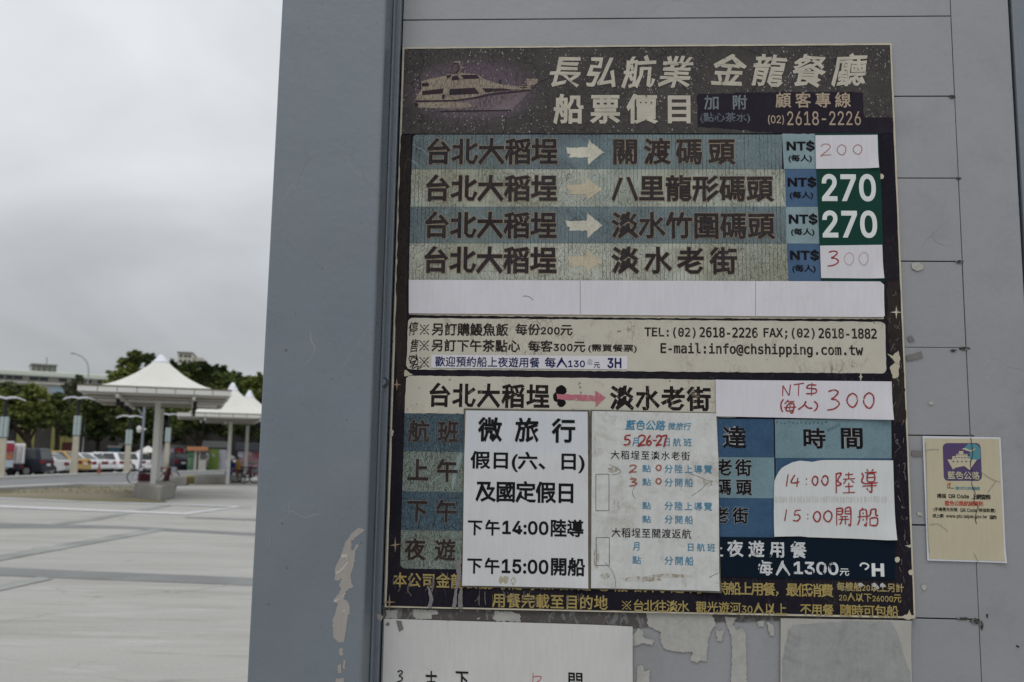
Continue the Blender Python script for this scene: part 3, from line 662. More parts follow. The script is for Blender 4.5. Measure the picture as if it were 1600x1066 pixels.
m_cream = plain('cream_ink', A(176, 168, 150), 0.6, 0.10, 60)
m_creamw = scuffed('cream_ink_worn', A(172, 166, 152), A(70, 64, 60), 0.12, 110)
m_ol = scuffed('tan_outline', A(142, 126, 106), A(90, 92, 92), 0.3, 120)
m_dark = worn('dark_ink', M(38, 32, 34), crack=A(80, 84, 84), peel=A(74, 66, 62), camt=0.3, pamt=0.2, streak=0.12, csc=1.8, ribs=0.35)
m_dark2 = worn('dark_ink_clean', M(16, 14, 18), crack=A(70, 74, 78), peel=A(50, 50, 54), camt=0.2, pamt=0.1, streak=0.1)
m_gold = scuffed('gold_ink', A(152, 134, 80), A(40, 34, 40), 0.12, 110)
m_goldw = scuffed('gold_ink_worn', A(150, 134, 90), A(40, 34, 40), 0.2, 90)
m_grey = scuffed('faded_grey_ink', M(98, 104, 108), M(34, 32, 42), 0.30, 150)
m_grey2 = scuffed('erased_grey_ink', M(84, 90, 96), M(34, 32, 42), 0.5, 150)
# header lettering
text(S, '長弘航業', (860, 88, 1081, 135), m_creamw, L3, 0.020, slant=0.16, jit=0.07, wob=0.0009)
text(S, '金龍餐廳', (1115, 86, 1353, 134), m_creamw, L3, 0.020, slant=0.16, jit=0.07, wob=0.0009)
text(S, '船票價目', (866, 148, 1084, 192), m_creamw, L3, 0.028)
text(S, '加附', (1101, 149, 1167, 171), m_grey, L3, 0.02)
text(S, '(點心茶水)', (1094, 176, 1172, 193), m_grey2, L3, 0.018)
text(S, '顧客專線', (1212, 145, 1329, 168), plain('peach_ink', A(160, 142, 124), 0.6, 0.1, 60), L3, 0.016)
text(S, '(02)', (1200, 180, 1225, 195), plain('peach_ink', A(160, 142, 124), 0.6, 0.1, 60), L3, 0.008)
text(S, '2618-2226', (1230, 174, 1345, 196), plain('peach_ink', A(160, 142, 124), 0.6, 0.1, 60), L3, 0.004)
# boat picture, printed
def cb(p): return [(630 + x / 6.957, 80 + y / 6.957) for x, y in p]
m_bcream = worn('boat_cream', M(136, 127, 110), crack=M(66, 58, 60), peel=M(160, 154, 142), camt=0.8, pamt=0.6, streak=0.3, clear=-0.14, csc=1.6, fd=0.5, fade=M(116, 104, 98))
m_bdark = worn('boat_dark', A(58, 50, 56), crack=A(36, 32, 36), peel=A(100, 92, 84), camt=0.5, pamt=0.3)
m_bhull = worn('boat_hull_shade', M(98, 88, 92), crack=A(48, 40, 46), peel=A(132, 122, 110), camt=0.7, pamt=0.5, clear=-0.1)
boat = [(m_bhull, [(110, 550), (130, 525), (800, 520), (1390, 425), (1180, 640), (400, 650), (380, 625), (150, 615), (115, 600)]),
        (m_bcream, [(160, 560), (560, 552), (700, 560), (760, 600), (620, 622), (400, 620), (160, 612)]),
        (m_bcream, [(135, 530), (150, 480), (190, 430), (190, 330), (300, 300), (460, 268), (480, 250), (600, 250), (620, 235), (780, 250), (830, 270), (900, 310), (1060, 360), (1240, 385), (1260, 410), (1100, 430), (900, 462), (760, 500), (640, 525), (440, 540)]),
        (m_bcream, [(1250, 420), (1270, 365), (1380, 360), (1385, 415)]), (m_bcream, [(1340, 300), (1465, 300), (1460, 350), (1400, 375), (1345, 375)]),
        (m_bdark, [(205, 435), (440, 405), (430, 462), (205, 478)]), (m_bdark, [(505, 412), (780, 398), (830, 462), (500, 480)]), (m_bdark, [(860, 405), (1100, 405), (1180, 420), (900, 450)]),
        (m_bdark, [(530, 275), (590, 268), (620, 310), (528, 318)]), (m_bdark, [(625, 260), (800, 258), (830, 298), (660, 304)]), (m_bdark, [(425, 470), (452, 470), (450, 520), (420, 520)]),
        (m_bdark, [(175, 330), (192, 330), (200, 415), (185, 415)]), (m_bdark, [(200, 350), (270, 340), (280, 380), (205, 385)]), (m_bdark, [(465, 265), (525, 255), (522, 272), (480, 300)]),
        (m_bdark, [(130, 540), (560, 530), (760, 505), (1000, 455), (1380, 420), (1385, 432), (1000, 468), (760, 518), (560, 543), (130, 552)]),
        (m_bdark, [(395, 648), (1170, 636), (1175, 646), (400, 660)]), (m_bdark, [(1045, 310), (1070, 310), (1060, 360), (1040, 355)]), (m_bcream, [(545, 115), (620, 108), (640, 175), (690, 180), (640, 190), (600, 250), (585, 250), (612, 185), (605, 125), (548, 124)]),
        (m_bdark, [(598, 150), (612, 150), (615, 210), (590, 240), (560, 250), (605, 200)]), (m_bdark, [(1270, 370), (1350, 370), (1350, 378), (1270, 378)]), (m_bdark, [(1270, 392), (1350, 392), (1350, 400), (1270, 400)]), (m_bdark, [(118, 560), (165, 570), (160, 600), (125, 600)])]
for i, (m, p) in enumerate(boat): S.sheet('boat_print', cb(p), L1 + 0.0002 + i * 0.00003, m)

# rows of the fare table
m_blue = worn('row_blue', M(90, 101, 105), crack=A(34, 38, 42), peel=A(124, 148, 154), camt=0.6, pamt=0.40, fd=0.5, fade=M(98, 104, 98), csc=1.9, ribs=0.7, streak=0.8)
m_tan = worn('row_tan', M(152, 154, 143), crack=A(62, 62, 55), peel=A(140, 160, 162), camt=0.7, pamt=0.75, clear=-0.04, fd=0.75, fade=M(118, 117, 100), csc=1.7, ribs=0.8, streak=0.7)
m_celll = worn('cell_pale', M(112, 129, 134), crack=A(70, 80, 84), peel=A(132, 152, 156), camt=0.12, pamt=0.1, streak=0.15)
m_cellb = worn('cell_blue', M(62, 83, 108), crack=A(50, 60, 70), peel=A(90, 110, 126), camt=0.12, pamt=0.1, streak=0.15)
S.sheet('fare_row', rrect(645, 210.5, 1222, 264.3, 7, 'a', x0b=643), L1 + 0.0001, m_blue)
S.sheet('fare_row', [(643, 264.6), (1226, 264.6), (1228, 323), (641, 323.2)], L1 + 0.0001, m_tan)
S.sheet('fare_row', [(641, 323.5), (1228, 323.3), (1230, 380.6), (640, 380)], L1 + 0.0001, m_blue)
S.sheet('fare_row', [(640, 380.3), (1230, 380.9), (1232, 440), (639, 438)], L1 + 0.0001, m_tan)
S.sheet('fare_cell', [(1222, 209), (1280, 209), (1282, 264), (1225, 264)], L1 + 0.0002, m_celll)
S.sheet('fare_cell', [(1226, 264.3), (1282, 264.3), (1284, 323), (1228, 323)], L1 + 0.0002, m_cellb)
S.sheet('fare_cell', [(1228, 323.3), (1284, 323.3), (1286, 381), (1229, 380.6)], L1 + 0.0002, m_celll)
S.sheet('fare_cell', [(1229, 381), (1286, 381.3), (1288, 441), (1232, 440)], L1 + 0.0002, m_cellb)
for y0, y1, xa, xb, m in ((217, 256, 665.5, 871, 0), (274.5, 313.5, 664, 870, 0), (332, 371.5, 662.5, 869.5, 0), (386.5, 426, 661.5, 869, 0)):
    text(S, '台北大稻埕', (xa, y0, xb, y1), m_dark, L3, 0.030, outline=(m_ol, 0.020))
text(S, '關渡碼頭', (957, 217, 1147.5, 256), m_dark, L3, 0.028, outline=(m_ol, 0.018))
text(S, '八里龍形碼頭', (957, 275, 1207, 313.5), m_dark, L3, 0.028, outline=(m_ol, 0.018))
text(S, '淡水竹圍碼頭', (956.5, 332.5, 1209.5, 372), m_dark, L3, 0.028, outline=(m_ol, 0.018))
text(S, '淡水老街', (957, 387, 1151, 427), m_dark, L3, 0.028, outline=(m_ol, 0.018))
m_arrow = worn('arrow_cream', M(166, 162, 150), crack=A(128, 124, 112), peel=A(188, 184, 170), camt=0.4, pamt=0.3, streak=0.3)
m_arrowf = worn('arrow_faint', M(158, 148, 128), crack=A(124, 124, 112), peel=A(140, 150, 146), camt=0.4, pamt=0.15, streak=0.2)
def arrow(x0, x1, yc, m, hh=20):
    S.sheet('arrow_print', [(x0, yc - 8), (x0 + 8, yc - 6.5), (x1 - 25, yc - 8), (x1 - 24, yc - hh), (x1 - 18, yc - hh * 0.7), (x1, yc), (x1 - 18, yc + hh * 0.7), (x1 - 24, yc + hh), (x1 - 25, yc + 8), (x0 + 4, yc + 8), (x0 + 7, yc + 3), (x0 + 2, yc + 1)], L2, m, sub=0.003, rag=0.0007)
arrow(884, 943.5, 238, m_arrow); arrow(886, 941, 295.5, m_arrowf, 18); arrow(884, 942, 352.5, m_arrow); arrow(887, 941, 407.5, m_arrowf, 18)
for (x0, y0, x1, y1), (a0, b0, a1, b1) in (((1229, 219.5, 1273, 237), (1232, 241.5, 1268.5, 254)), ((1230.5, 276, 1275.5, 293.5), (1234, 299, 1270.5, 311.5)), ((1232.5, 333.5, 1277.5, 351.5), (1236, 356.5, 1272.5, 369)), ((1234.5, 390, 1280, 408), (1238, 413.5, 1274.5, 426.5))):
    text(S, 'NT$', (x0, y0, x1, y1), m_dark2, L3, 0.030); text(S, '(每人)', (a0, b0, a1, b1), m_dark2, L3, 0.024)
# cream band under the covered row
S.sheet('cream_band', [(639, 489), (906, 490), (1381, 494), (1381, 499), (1000, 497), (639, 492.5)], L1 + 0.0002, m_edge, sub=0.006, rag=0.0006)
# notes panel
def cream_mat(name, dirtamt):
    n = NT(name, 0.7, 0.1)
    c = n.vary(M(158, 154, 143), 0.05, n.noise(20, 6, 0.7))
    c = n.mix(n.step(n.noise(16, 7, 0.75, 1.0), 0.55, 0.72, 0, 0.5 * dirtamt), c, A(126, 100, 76))
    co = n.vadd(n.co, n.mul(n.noise(24, 4, 0.6, out='Color'), (0.016, 0, 0.016)))
    v = n.voro(95, co=n.mul(co, (1.5, 0, 0.6)))
    cov = n.step(n.noise(7.5, 5, 0.65, 0.8), 0.50, 0.66)
    c = n.mix(n.math('MULTIPLY', n.math('MULTIPLY', n.step(v, 0.055, 0.005), cov), 0.7 * dirtamt), c, M(92, 80, 66))
    c = n.mix(n.math('MULTIPLY', n.step(n.noise(30, 7, 0.8, 1.5), 0.50, 0.66), n.math('MULTIPLY', cov, 0.6)), c, M(128, 108, 84))
    c = n.mix(n.math('MULTIPLY', n.math('MULTIPLY', n.step(n.noise(60, 6, 0.75, 1), 0.52, 0.6), cov), 0.45), c, A(150, 154, 148))
    sp = n.step(n.noise(85, 3, 0.6), 0.70, 0.74, 0, 0.8); c = n.mix(sp, c, A(74, 62, 50))
    n.color(c); n.bump(n.noise(150, 3), 0.3, 0.0005); return n.m
m_cr = cream_mat('notes_cream', 1.0)
S.sheet('notes_panel', rrect(637.5, 497, 1383, 577.5, 7, 'abcd', x0b=635, x1b=1385, y1r=6.0), L1 + 0.0001, m_cr, sub=0.008, rag=0.0005)
m_ink = scuffed('note_ink', A(44, 40, 38), A(120, 112, 98), 0.35, 120)
refmark(S, 655, 506, 671, 524, m_ink, L2); text(S, '另訂購鰻魚飯', (675, 505.5, 794, 524.5), m_ink, L2, 0.026)
text(S, '每份200元', (805, 506, 895, 524.5), m_ink, L2, 0.026)
refmark(S, 654.5, 531, 671, 549, m_ink, L2); text(S, '另訂下午茶點心', (674.5, 531, 812.5, 549.5), m_ink, L2, 0.026)
text(S, '每客300元', (825, 532, 915, 550.5), m_ink, L2, 0.026)
text(S, '(需買餐票)', (919, 538, 995, 551.5), m_ink, L2, 0.024)
refmark(S, 654.5, 557, 671, 575, m_ink, L2)
text(S, 'TEL:(02)', (1007, 511.5, 1087, 528.5), m_ink, L2, 0.018, fnt='mono'); text(S, '2618-2226', (1093, 511.5, 1184, 528), m_ink, L2, 0.022, fnt='mono')
text(S, 'FAX;(02)', (1193, 512.5, 1273, 530), m_ink, L2, 0.018, fnt='mono'); text(S, '2618-1882', (1279, 513, 1370, 529.5), m_ink, L2, 0.022, fnt='mono')
text(S, 'E-mail:info@chshipping.com.tw', (1032, 537, 1349, 558), m_ink, L2, 0.022, fnt='mono')
m_pen = plain('black_marker', A(34, 32, 32), 0.6, 0.1, 60)
text(S, '停', (638.5, 503, 653, 524.5), m_pen, L2, 0.008, slant=0.15, jit=0.1, wob=0.0006, name='handwriting')
text(S, '售', (640.5, 530, 653, 551), m_pen, L2, 0.008, slant=0.15, jit=0.1, wob=0.0006, name='handwriting')
stroke(S, [oval(645, 561, 6, 5), oval(646, 563, 4, 6, 0.3), [(639, 556), (652, 562), (640, 567), (653, 570)], [(640, 574), (647, 570), (644, 576), (654, 572), (652, 577), (660, 573)], [(650, 553), (653, 566), (649, 572)]], 1.4, m_pen, L2)
# lower time table
m_cr2 = cream_mat('timetable_cream', 0.7)
S.sheet('timetable_header', rrect(634.5, 587, 1150, 645.5, 7, 'a', x0b=632, x1b=1150, y1r=7), L1 + 0.0001, m_cr2, sub=0.008, rag=0.0005)
m_tink = scuffed('timetable_ink', A(36, 33, 33), A(110, 96, 84), 0.30, 100)
text(S, '台北大稻埕', (669.5, 600.5, 858, 636), m_tink, L2, 0.030)
text(S, '淡水老街', (954, 604.5, 1110, 640.5), m_tink, L2, 0.032)
m_blot = plain('ink_blot', A(22, 20, 22), 0.5, 0.1, 60)
for i, (x, y, a, b) in enumerate([(877, 610, 8.5, 8), (872, 619, 8, 7), (877, 630, 7, 6.5), (869, 623, 4.5, 5)]): S.sheet('ink_blot', rag(x, y, a, b, 26, 0, 0.85), L2 + 0.0001 * i / 4, m_blot)
m_pink = scuffed('red_marker', A(168, 96, 108), A(168, 140, 132), 0.5, 70)
S.sheet('marker_arrow', [(870, 615.5), (930, 618), (930, 611), (933, 612), (946, 621.5), (931, 636), (930, 627), (900, 625.5), (871, 624)], L3, m_pink, sub=0.003, rag=0.0006)
m_tb = worn('timetable_blue', M(64, 80, 90), crack=A(38, 44, 50), peel=A(104, 128, 136), camt=0.85, pamt=0.35, clear=-0.1, fd=0.3, fade=A(84, 92, 92), csc=1.7)
m_tt = worn('timetable_teal', M(108, 118, 113), crack=A(62, 64, 58), peel=A(138, 168, 170), camt=0.9, pamt=0.65, clear=-0.12, fd=0.5, fade=A(106, 106, 92), csc=1.7)
S.sheet('timetable_cell', [(632.3, 645.8), (726, 647), (725, 706.5), (630.5, 705.2)], L1 + 0.0001, m_tb)
S.sheet('timetable_cell', [(630.5, 705.4), (725, 706.7), (724, 769), (628.5, 767.8)], L1 + 0.0001, m_tt)
S.sheet('timetable_cell', [(628.5, 768), (724, 769.2), (723, 829.7), (626.7, 828.3)], L1 + 0.0001, m_tb)
S.sheet('timetable_cell', rrect(626.6, 828.6, 723, 888.5, 8, 'd', x0b=625.5, x1b=720, y1r=1.2), L1 + 0.0001, m_tt)
for st, y0, y1, x0 in (('航班', 657.5, 690.5, 638.5), ('上午', 718, 751.5, 637), ('下午', 781.5, 815, 635.7), ('夜遊', 842.5, 875, 633)):
    text(S, st, (x0, y0, x0 + 78, y1), m_dark, L3, 0.028, outline=(m_ol, 0.012))
m_rb = worn('arrival_blue', M(48, 71, 94), crack=A(34, 46, 60), peel=A(74, 104, 126), camt=0.15, pamt=0.12, streak=0.35)
m_rt = worn('arrival_teal', M(93, 114, 121), crack=A(64, 84, 90), peel=A(120, 152, 158), camt=0.12, pamt=0.15, streak=0.35)
S.sheet('timetable_cell', [(1110, 654), (1208.5, 655), (1209.5, 714.6), (1110, 714)], L1 + 0.0002, m_rb)
S.sheet('timetable_cell', [(1110, 714.3), (1209.5, 714.9), (1210.5, 779), (1110, 777.7)], L1 + 0.0002, m_rt)
S.sheet('timetable_cell', [(1110, 778), (1210.5, 779.3), (1210.5, 840), (1110, 839)], L1 + 0.0002, m_rb)
S.sheet('timetable_cell', [(1210.8, 655.2), (1392.5, 655.6), (1393.2, 716.4), (1211.5, 715.8)], L1 + 0.0002, m_rt)
S.sheet('timetable_cell', [(1212, 716.2), (1393.2, 716.8), (1397, 842), (1212, 838)], L1 + 0.0002, m_rb)
m_pale = plain('pale_outline', A(150, 152, 150), 0.6, 0.1, 60)
text(S, '達', (1129, 666, 1166, 701), m_dark2, L3, 0.026, outline=(m_pale, 0.026), cells=True)
text(S, '時', (1255.5, 669, 1290, 701), m_dark2, L3, 0.026, outline=(m_pale, 0.024), cells=True)
text(S, '間', (1314, 669, 1348, 701.5), m_dark2, L3, 0.026, outline=(m_pale, 0.024), cells=True)
text(S, '老街', (1119, 718, 1174, 743), m_dark2, L3, 0.026, outline=(m_pale, 0.02))
text(S, '碼頭', (1119, 749, 1174, 773), m_dark2, L3, 0.026, outline=(m_pale, 0.02))
text(S, '老街', (1115, 793, 1169, 817.5), m_dark2, L3, 0.026, outline=(m_pale, 0.02))
m_ghost = plain('smudged_print', A(84, 104, 114), 0.6, 0.15, 90)
for i in range(13): S.sheet('smudge', rag(1214 + i * 6.4, 660 + (i % 3) * 0.8, 2.2, 2.2, 8, i), L2 + i * 0.00001, m_ghost)
for i in range(6): S.sheet('smudge', rag(1294 + i * 3.5, 672 - i * 1.6, 1.6, 3.2, 8, i), L2 + 0.0002 + i * 0.00001, m_ghost)
# bottom lines in gold
text(S, '本公司金龍餐廳可隨時', (614.5, 897.5, 838, 919.5), m_gold, L2, 0.017)
text(S, '加歡迎包船觀光遊河', (845, 903, 1098, 924.5), m_gold, L2, 0.017)
text(S, '時船上用餐，最低消費', (1120, 911, 1302, 931), m_gold, L2, 0.017)
text(S, '每艘船20以上另計', (1307.5, 910.5, 1412, 925), m_goldw, L2, 0.022)
text(S, '20人以下26000元', (1311, 927, 1408.5, 941), m_gold, L2, 0.016)
text(S, '用餐完載至目的地', (769.5, 929, 949.5, 951), m_gold, L2, 0.017)
refmark(S, 971, 938, 987, 954, m_gold, L2); text(S, '台北往淡水', (989, 938, 1076.5, 956.5), m_gold, L2, 0.013)
text(S, '觀光遊河30人以上', (1087, 941, 1229.5, 960), m_gold, L2, 0.013)
text(S, '不用餐', (1250.5, 944, 1302.5, 961.5), m_gold, L2, 0.017)
text(S, '隨時可包船', (1312.5, 945.5, 1403.5, 964), m_gold, L2, 0.017)
# sparkles and dots in the print, worn spots
def star(x, y, h, w, m=None, lean=0):
    S.sheet('sparkle_print', [(x, y - h), (x + 1.3, y - 1.3), (x + w, y + lean), (x + 1.3, y + 1.3), (x, y + h), (x - 1.3, y + 1.3), (x - w, y - lean), (x - 1.3, y - 1.3)], L2, m or m_cream)
m_brown = plain('sparkle_brown', A(142, 120, 98), 0.6, 0.1, 60)
star(1400.5, 488, 11, 10); star(620, 601, 10, 7, m_brown); star(617.5, 851.5, 13, 9, m_brown, -1.5); star(608.5, 941, 13, 10, m_brown, 0); star(1345, 589, 8, 3)
for x, y, r_ in ((1377, 276, 4.2), (1402, 874.5, 4.2), (1423.5, 894.5, 4.2)): S.sheet('dot_print', rag(x, y, r_, r_, 20, 0, 0.9), L2, m_edge)
m_flap = paper('peeling_edge', A(170, 162, 142), 0.5, A(110, 100, 88), 0.4, 0.8)
for i, p in enumerate([[(1421, 953), (1424, 961), (1430, 960), (1429, 966), (1420, 968), (1404, 964), (1418, 960)], [(1386, 552), (1395, 556), (1404, 548), (1406, 560), (1404, 590), (1396, 592), (1390, 575), (1398, 566)], [(612, 672), (615, 674), (614, 681), (611, 681)],
                       [(1414, 853), (1424, 850), (1424, 856)], [(633, 577), (645, 586), (632, 589), (632, 582)]]):
    S.sheet('peeled_print', p, L3 + i * 0.00003, m_flap, sub=0.003, rag=0.0008)
# scratches down the lower left of the board
rs = random.Random(11); m_scr = plain('board_scratch', A(108, 102, 98), 0.6, 0.15, 90)
for i in range(46):
    x = rs.uniform(612, 915); y = rs.uniform(893, 915) if x < 722 else rs.uniform(921, 935); l = rs.uniform(5, 28)
    stroke(S, [[(x, y), (x + rs.uniform(-3, 3), y + l * .5), (x + rs.uniform(-4, 4), min(y + l, 946))]], rs.uniform(0.5, 1.1), m_scr, L3 + i * 0.00001, name='scratch', seed=i)
for i in range(34):
    x = rs.uniform(1390, 1404); y = rs.uniform(450, 900); x += (y - 450) * 0.034
    stroke(S, [[(x, y), (x + rs.uniform(-4, 4), y + rs.uniform(-3, 5)), (x + rs.uniform(-7, 5), y + rs.uniform(2, 12))]], rs.uniform(0.5, 1.0), m_scr, L3 + i * 0.00001, name='scratch', seed=i)
m_strip = plain('grey_tape_remains', A(116, 112, 112), 0.5, 0.2, 50)
for i, p in enumerate([[(712, 882), (721, 870), (720, 905), (714, 925), (713, 950), (706, 950), (711, 920), (714, 900)], [(716, 930), (722, 915), (723, 951), (715, 951)], [(668, 915), (674, 924), (677, 938), (674, 951), (668, 948), (671, 935)]]):
    S.sheet('tape_remnant', p, L3 + 0.0003 + i * 0.00003, m_strip, sub=0.004, rag=0.0007)

def warp(g, amp, seed, lift=0.0, curl=(), step=0.009):
    """bend a pasted sheet and all that is printed on it away from the board"""
    from mathutils import noise as mn
    hull = [c for c in g.root.children if len(c.data.polygons) and c.name.split('.')[0] in ('sleeve', 'sheet', 'card', 'slip', 'upper_sheet', 'lower_sheet', 'left_sheet', 'right_sheet', 'label_paper', 'vinyl', 'border', 'print', 'grey_layer', 'backing_sheet')]
    xs = [v.co.x for c in hull for v in c.data.vertices]; zs = [v.co.z for c in hull for v in c.data.vertices]
    x0, x1, z0, z1 = min(xs), max(xs), min(zs), max(zs)
    def h(x, z):
        a = mn.noise(Vector((x * 9 + seed * 7.3, z * 5.5, seed))) * 0.6 + mn.noise(Vector((x * 22, z * 26 + seed, 3.1))) * 0.25
        d = amp * max(0.0, a + 0.35) + lift
        for (cx_, cz_, am, rr) in curl:                       # a corner that has let go
            u = math.hypot((x - (x0 if cx_ == 0 else x1)), (z - (z0 if cz_ == 0 else z1)))
            d += am * max(0.0, 1 - u / rr) ** 2
        return d
    for c in hull:
        bm = bmesh.new(); bm.from_mesh(c.data)
        for ax, lo_, hi_ in ((0, x0, x1), (2, z0, z1)):
            k = int((hi_ - lo_) / step)
            for i in range(1, k):
                co = Vector((0, 0, 0)); co[ax] = lo_ + (hi_ - lo_) * i / k; no = Vector((0, 0, 0)); no[ax] = 1
                bmesh.ops.bisect_plane(bm, geom=bm.verts[:] + bm.edges[:] + bm.faces[:], plane_co=co, plane_no=no)
        for f in bm.faces: f.smooth = abs(f.normal.y) > 0.9
        for e in bm.edges:
            if len(e.link_faces) < 2 or not all(f.smooth for f in e.link_faces): e.smooth = False
        bm.to_mesh(c.data); bm.free()
    for c in g.root.children_recursive:
        if c.type != 'MESH': continue
        for v in c.data.vertices: v.co.y -= h(v.co.x, v.co.z)
        c.data.update()
# ================================================================== SHEETS STUCK ON THE BOARD
LS = BO + 0.0016
m_green = plain('green_vinyl', M(6, 46, 38), 0.5, 0.06, 20, spec=0.15)
m_wvin = plain('white_vinyl', A(196, 200, 198), 0.5, 0.05, 30)
g = Wall('price_sticker', 'dark green vinyl sticker printed 270 twice in large white digits', 'sticker', 1330, 440, LS)
g.sheet('vinyl', [(1273.5, 208.5), (1372, 208.5), (1377, 300), (1381.5, 441), (1283, 440), (1278, 320)], LS, m_green, thick=0.0004)
text(g, '270', (1284, 272, 1368.5, 315), m_wvin, LS + 0.0003, 0.022); text(g, '270', (1285, 329, 1370.5, 372), m_wvin, LS + 0.0003, 0.022)
m_red = scuffed('red_pen', A(148, 50, 50), A(182, 160, 158), 0.18, 90)
m_redf = plain('faded_red_pen', A(158, 118, 112), 0.6, 0.1, 60)
m_redff = plain('paled_red_pen', A(174, 156, 156), 0.6, 0.1, 60)
m_wp = paper('white_card', M(174, 172, 177), 0.08, A(150, 146, 140), 0.12, 0.12, True)
warp(g, 0.0005, 1, 0, ())
g = Wall('fare_slip', 'white slip with faded handwritten 200 at the top of the fares', 'paper slip', 1323, 264, LS + 0.0008)
g.sheet('slip', [(1274, 211.5), (1371, 211), (1372.3, 263), (1275, 264)], LS + 0.0009, m_wp, thick=0.0004)
stroke(g, fit(D['2'], 1282, 225.5, 1299, 244) + fit(D['0'], 1308, 226, 1322, 242) + fit(D['0'], 1333, 226, 1347, 241), 1.5, m_redf, LS + 0.0011)
warp(g, 0.0012, 2, 0, ((1, 0, 0.004, 0.03),))
g = Wall('fare_slip', 'white slip with handwritten red 3 and fading 00', 'paper slip', 1330, 436, LS + 0.0008)
g.sheet('slip', [(1281.2, 384), (1378.3, 382.8), (1380.5, 435.5), (1283, 434.5)], LS + 0.0009, m_wp, thick=0.0004)
stroke(g, fit(D['3'], 1293, 392.5, 1310, 416), 2.2, m_red, LS + 0.0011); stroke(g, fit(D['0'], 1319, 394.5, 1334, 414) + fit(D['0'], 1342, 394, 1357, 414), 1.4, m_redff, LS + 0.0012)
warp(g, 0.0012, 3, 0, ((1, 0, 0.004, 0.03),))
g = Wall('cover_strip', 'long blank white strip covering a whole fare row', 'paper strip', 1000, 497, LS)
for a, b in ((639, 906.2), (906.8, 1180.2), (1180.8, 1381)):
    ya = 437.5 + (a - 639) * 0.0035; yb = 437.5 + (b - 639) * 0.0035; yc_ = 489.8 + (a - 639) * 0.0082; yd = 489.8 + (b - 639) * 0.0082
    g.sheet('card', [(a, ya), (b - (6 if b > 1300 else 0), yb), (b, yb + (5 if b > 1300 else 0)), (b, yd - 2), (b - (2 if b > 1300 else 0), yd), (a, yc_)], LS + 0.0003, m_wp, thick=0.0005)
stroke(g, [[(817, 463), (824, 463), (830, 466), (833, 469)]], 0.9, m_scar2, LS + 0.0006, name='pen_mark')
warp(g, 0.0016, 4, 0.0004, ((1, 0, 0.004, 0.04),))
g = Wall('note_sticker', 'narrow white sticker with navy lettering on evening dining, 3H', 'sticker', 826, 578, L3)
g.sheet('label_paper', [(674, 554.3), (980.5, 556.5), (980.5, 577.5), (673.5, 574.8)], L3 + 0.0002, m_wp, thick=0.0004)
m_nv = plain('navy_ink', A(30, 34, 84), 0.5, 0.08, 60)
text(g, '歡迎預約船上夜遊用餐', (680, 558, 843, 573.5), m_nv, L3 + 0.0005, 0.012)
text(g, '每人130', (851, 558.5, 914, 575), m_nv, L3 + 0.0005, 0.018)
text(g, '元', (928, 566, 937.5, 575.5), m_nv, L3 + 0.0005, 0.012, cells=True); text(g, '3H', (949, 559.5, 971, 575.5), m_nv, L3 + 0.0005, 0.024)
g.sheet('erased_spot', rag(922, 566, 5, 6, 16), L3 + 0.0005, plain('smear', A(160, 160, 164), 0.7, 0.1, 60))

warp(g, 0.0005, 5, 0, ())
g = Wall('price_paper', 'white paper strip with red handwritten NT$ 300 per person', 'paper strip', 1256, 656, LS)
g.sheet('card', [(1117.8, 593.6), (1393, 596.3), (1394.5, 656.4), (1119, 650.6)], LS + 0.0003, m_wp, thick=0.0005)
stroke(g, fit(D['N'], 1222, 601, 1235, 619) + fit(D['T'], 1240, 599, 1256, 619) + fit(D['$'], 1259, 598, 1276, 618.5)
       + fit(D['('], 1219, 624, 1224, 644) + fit(D['每'], 1225, 625, 1244, 646) + fit(D['人'], 1247, 627, 1269, 640) + fit(D[')'], 1271, 627, 1278, 643)
       + fit(D['3'], 1292, 609.5, 1311, 641) + fit(D['0'], 1323, 614.5, 1339.5, 636) + fit(D['0'], 1349, 613.5, 1365.5, 637.5), 2.3, m_red, LS + 0.0006)

# printed notice on the left
m_note = paper('notice_paper', M(166, 168, 172), 0.12, A(150, 148, 142), 0.18, 0.15)
m_note2 = paper('notice_paper_lower', M(168, 169, 170), 0.12, A(150, 148, 142), 0.18, 0.15)
m_k = plain('black_print', A(26, 26, 28), 0.5, 0.06, 60)
m_glue = plain('old_sleeve_edge', A(92, 88, 78), 0.6, 0.25, 40)
warp(g, 0.0018, 6, 0.0004, ((1, 0, 0.006, 0.05), (0, 1, 0.003, 0.04)))
g = Wall('notice', 'white notice in bold black print headed 微旅行 with two tour times', 'notice', 820, 919, LS)
g.sheet('sleeve', [(725, 638.5), (921.5, 641), (921, 921), (721.5, 917)], LS - 0.0002, m_glue, thick=0.0003, sub=0.02, rag=0.0002)
g.sheet('upper_sheet', [(727.8, 641.5), (918, 643.5), (918.6, 712), (725.8, 710)], LS + 0.0002, m_note, thick=0.0003)
g.sheet('lower_sheet', [(725.7, 709), (918.8, 711), (919, 919), (722.5, 914.8)], LS + 0.0006, m_note2, thick=0.0003)
text(g, '微旅行', (748.5, 654, 898.5, 690), m_k, LS + 0.0009, 0.026)
text(g, '假日(六、日)', (735, 706, 913.5, 738), m_k, LS + 0.0010, 0.024)
text(g, '及國定假日', (744, 753, 899.5, 784.5), m_k, LS + 0.0010, 0.026)
text(g, '下午', (731, 812.5, 781, 836), m_k, LS + 0.0010, 0.026); text(g, '14:00', (785, 814, 857, 835.5), m_k, LS + 0.0010, 0.022); text(g, '陸導', (860, 812.5, 911.5, 838.5), m_k, LS + 0.0010, 0.026)
text(g, '下午', (730, 872, 780.5, 896), m_k, LS + 0.0010, 0.026); text(g, '15:00', (784, 874, 857, 896.5), m_k, LS + 0.0010, 0.022); text(g, '開船', (860, 872, 913.5, 899), m_k, LS + 0.0010, 0.026)
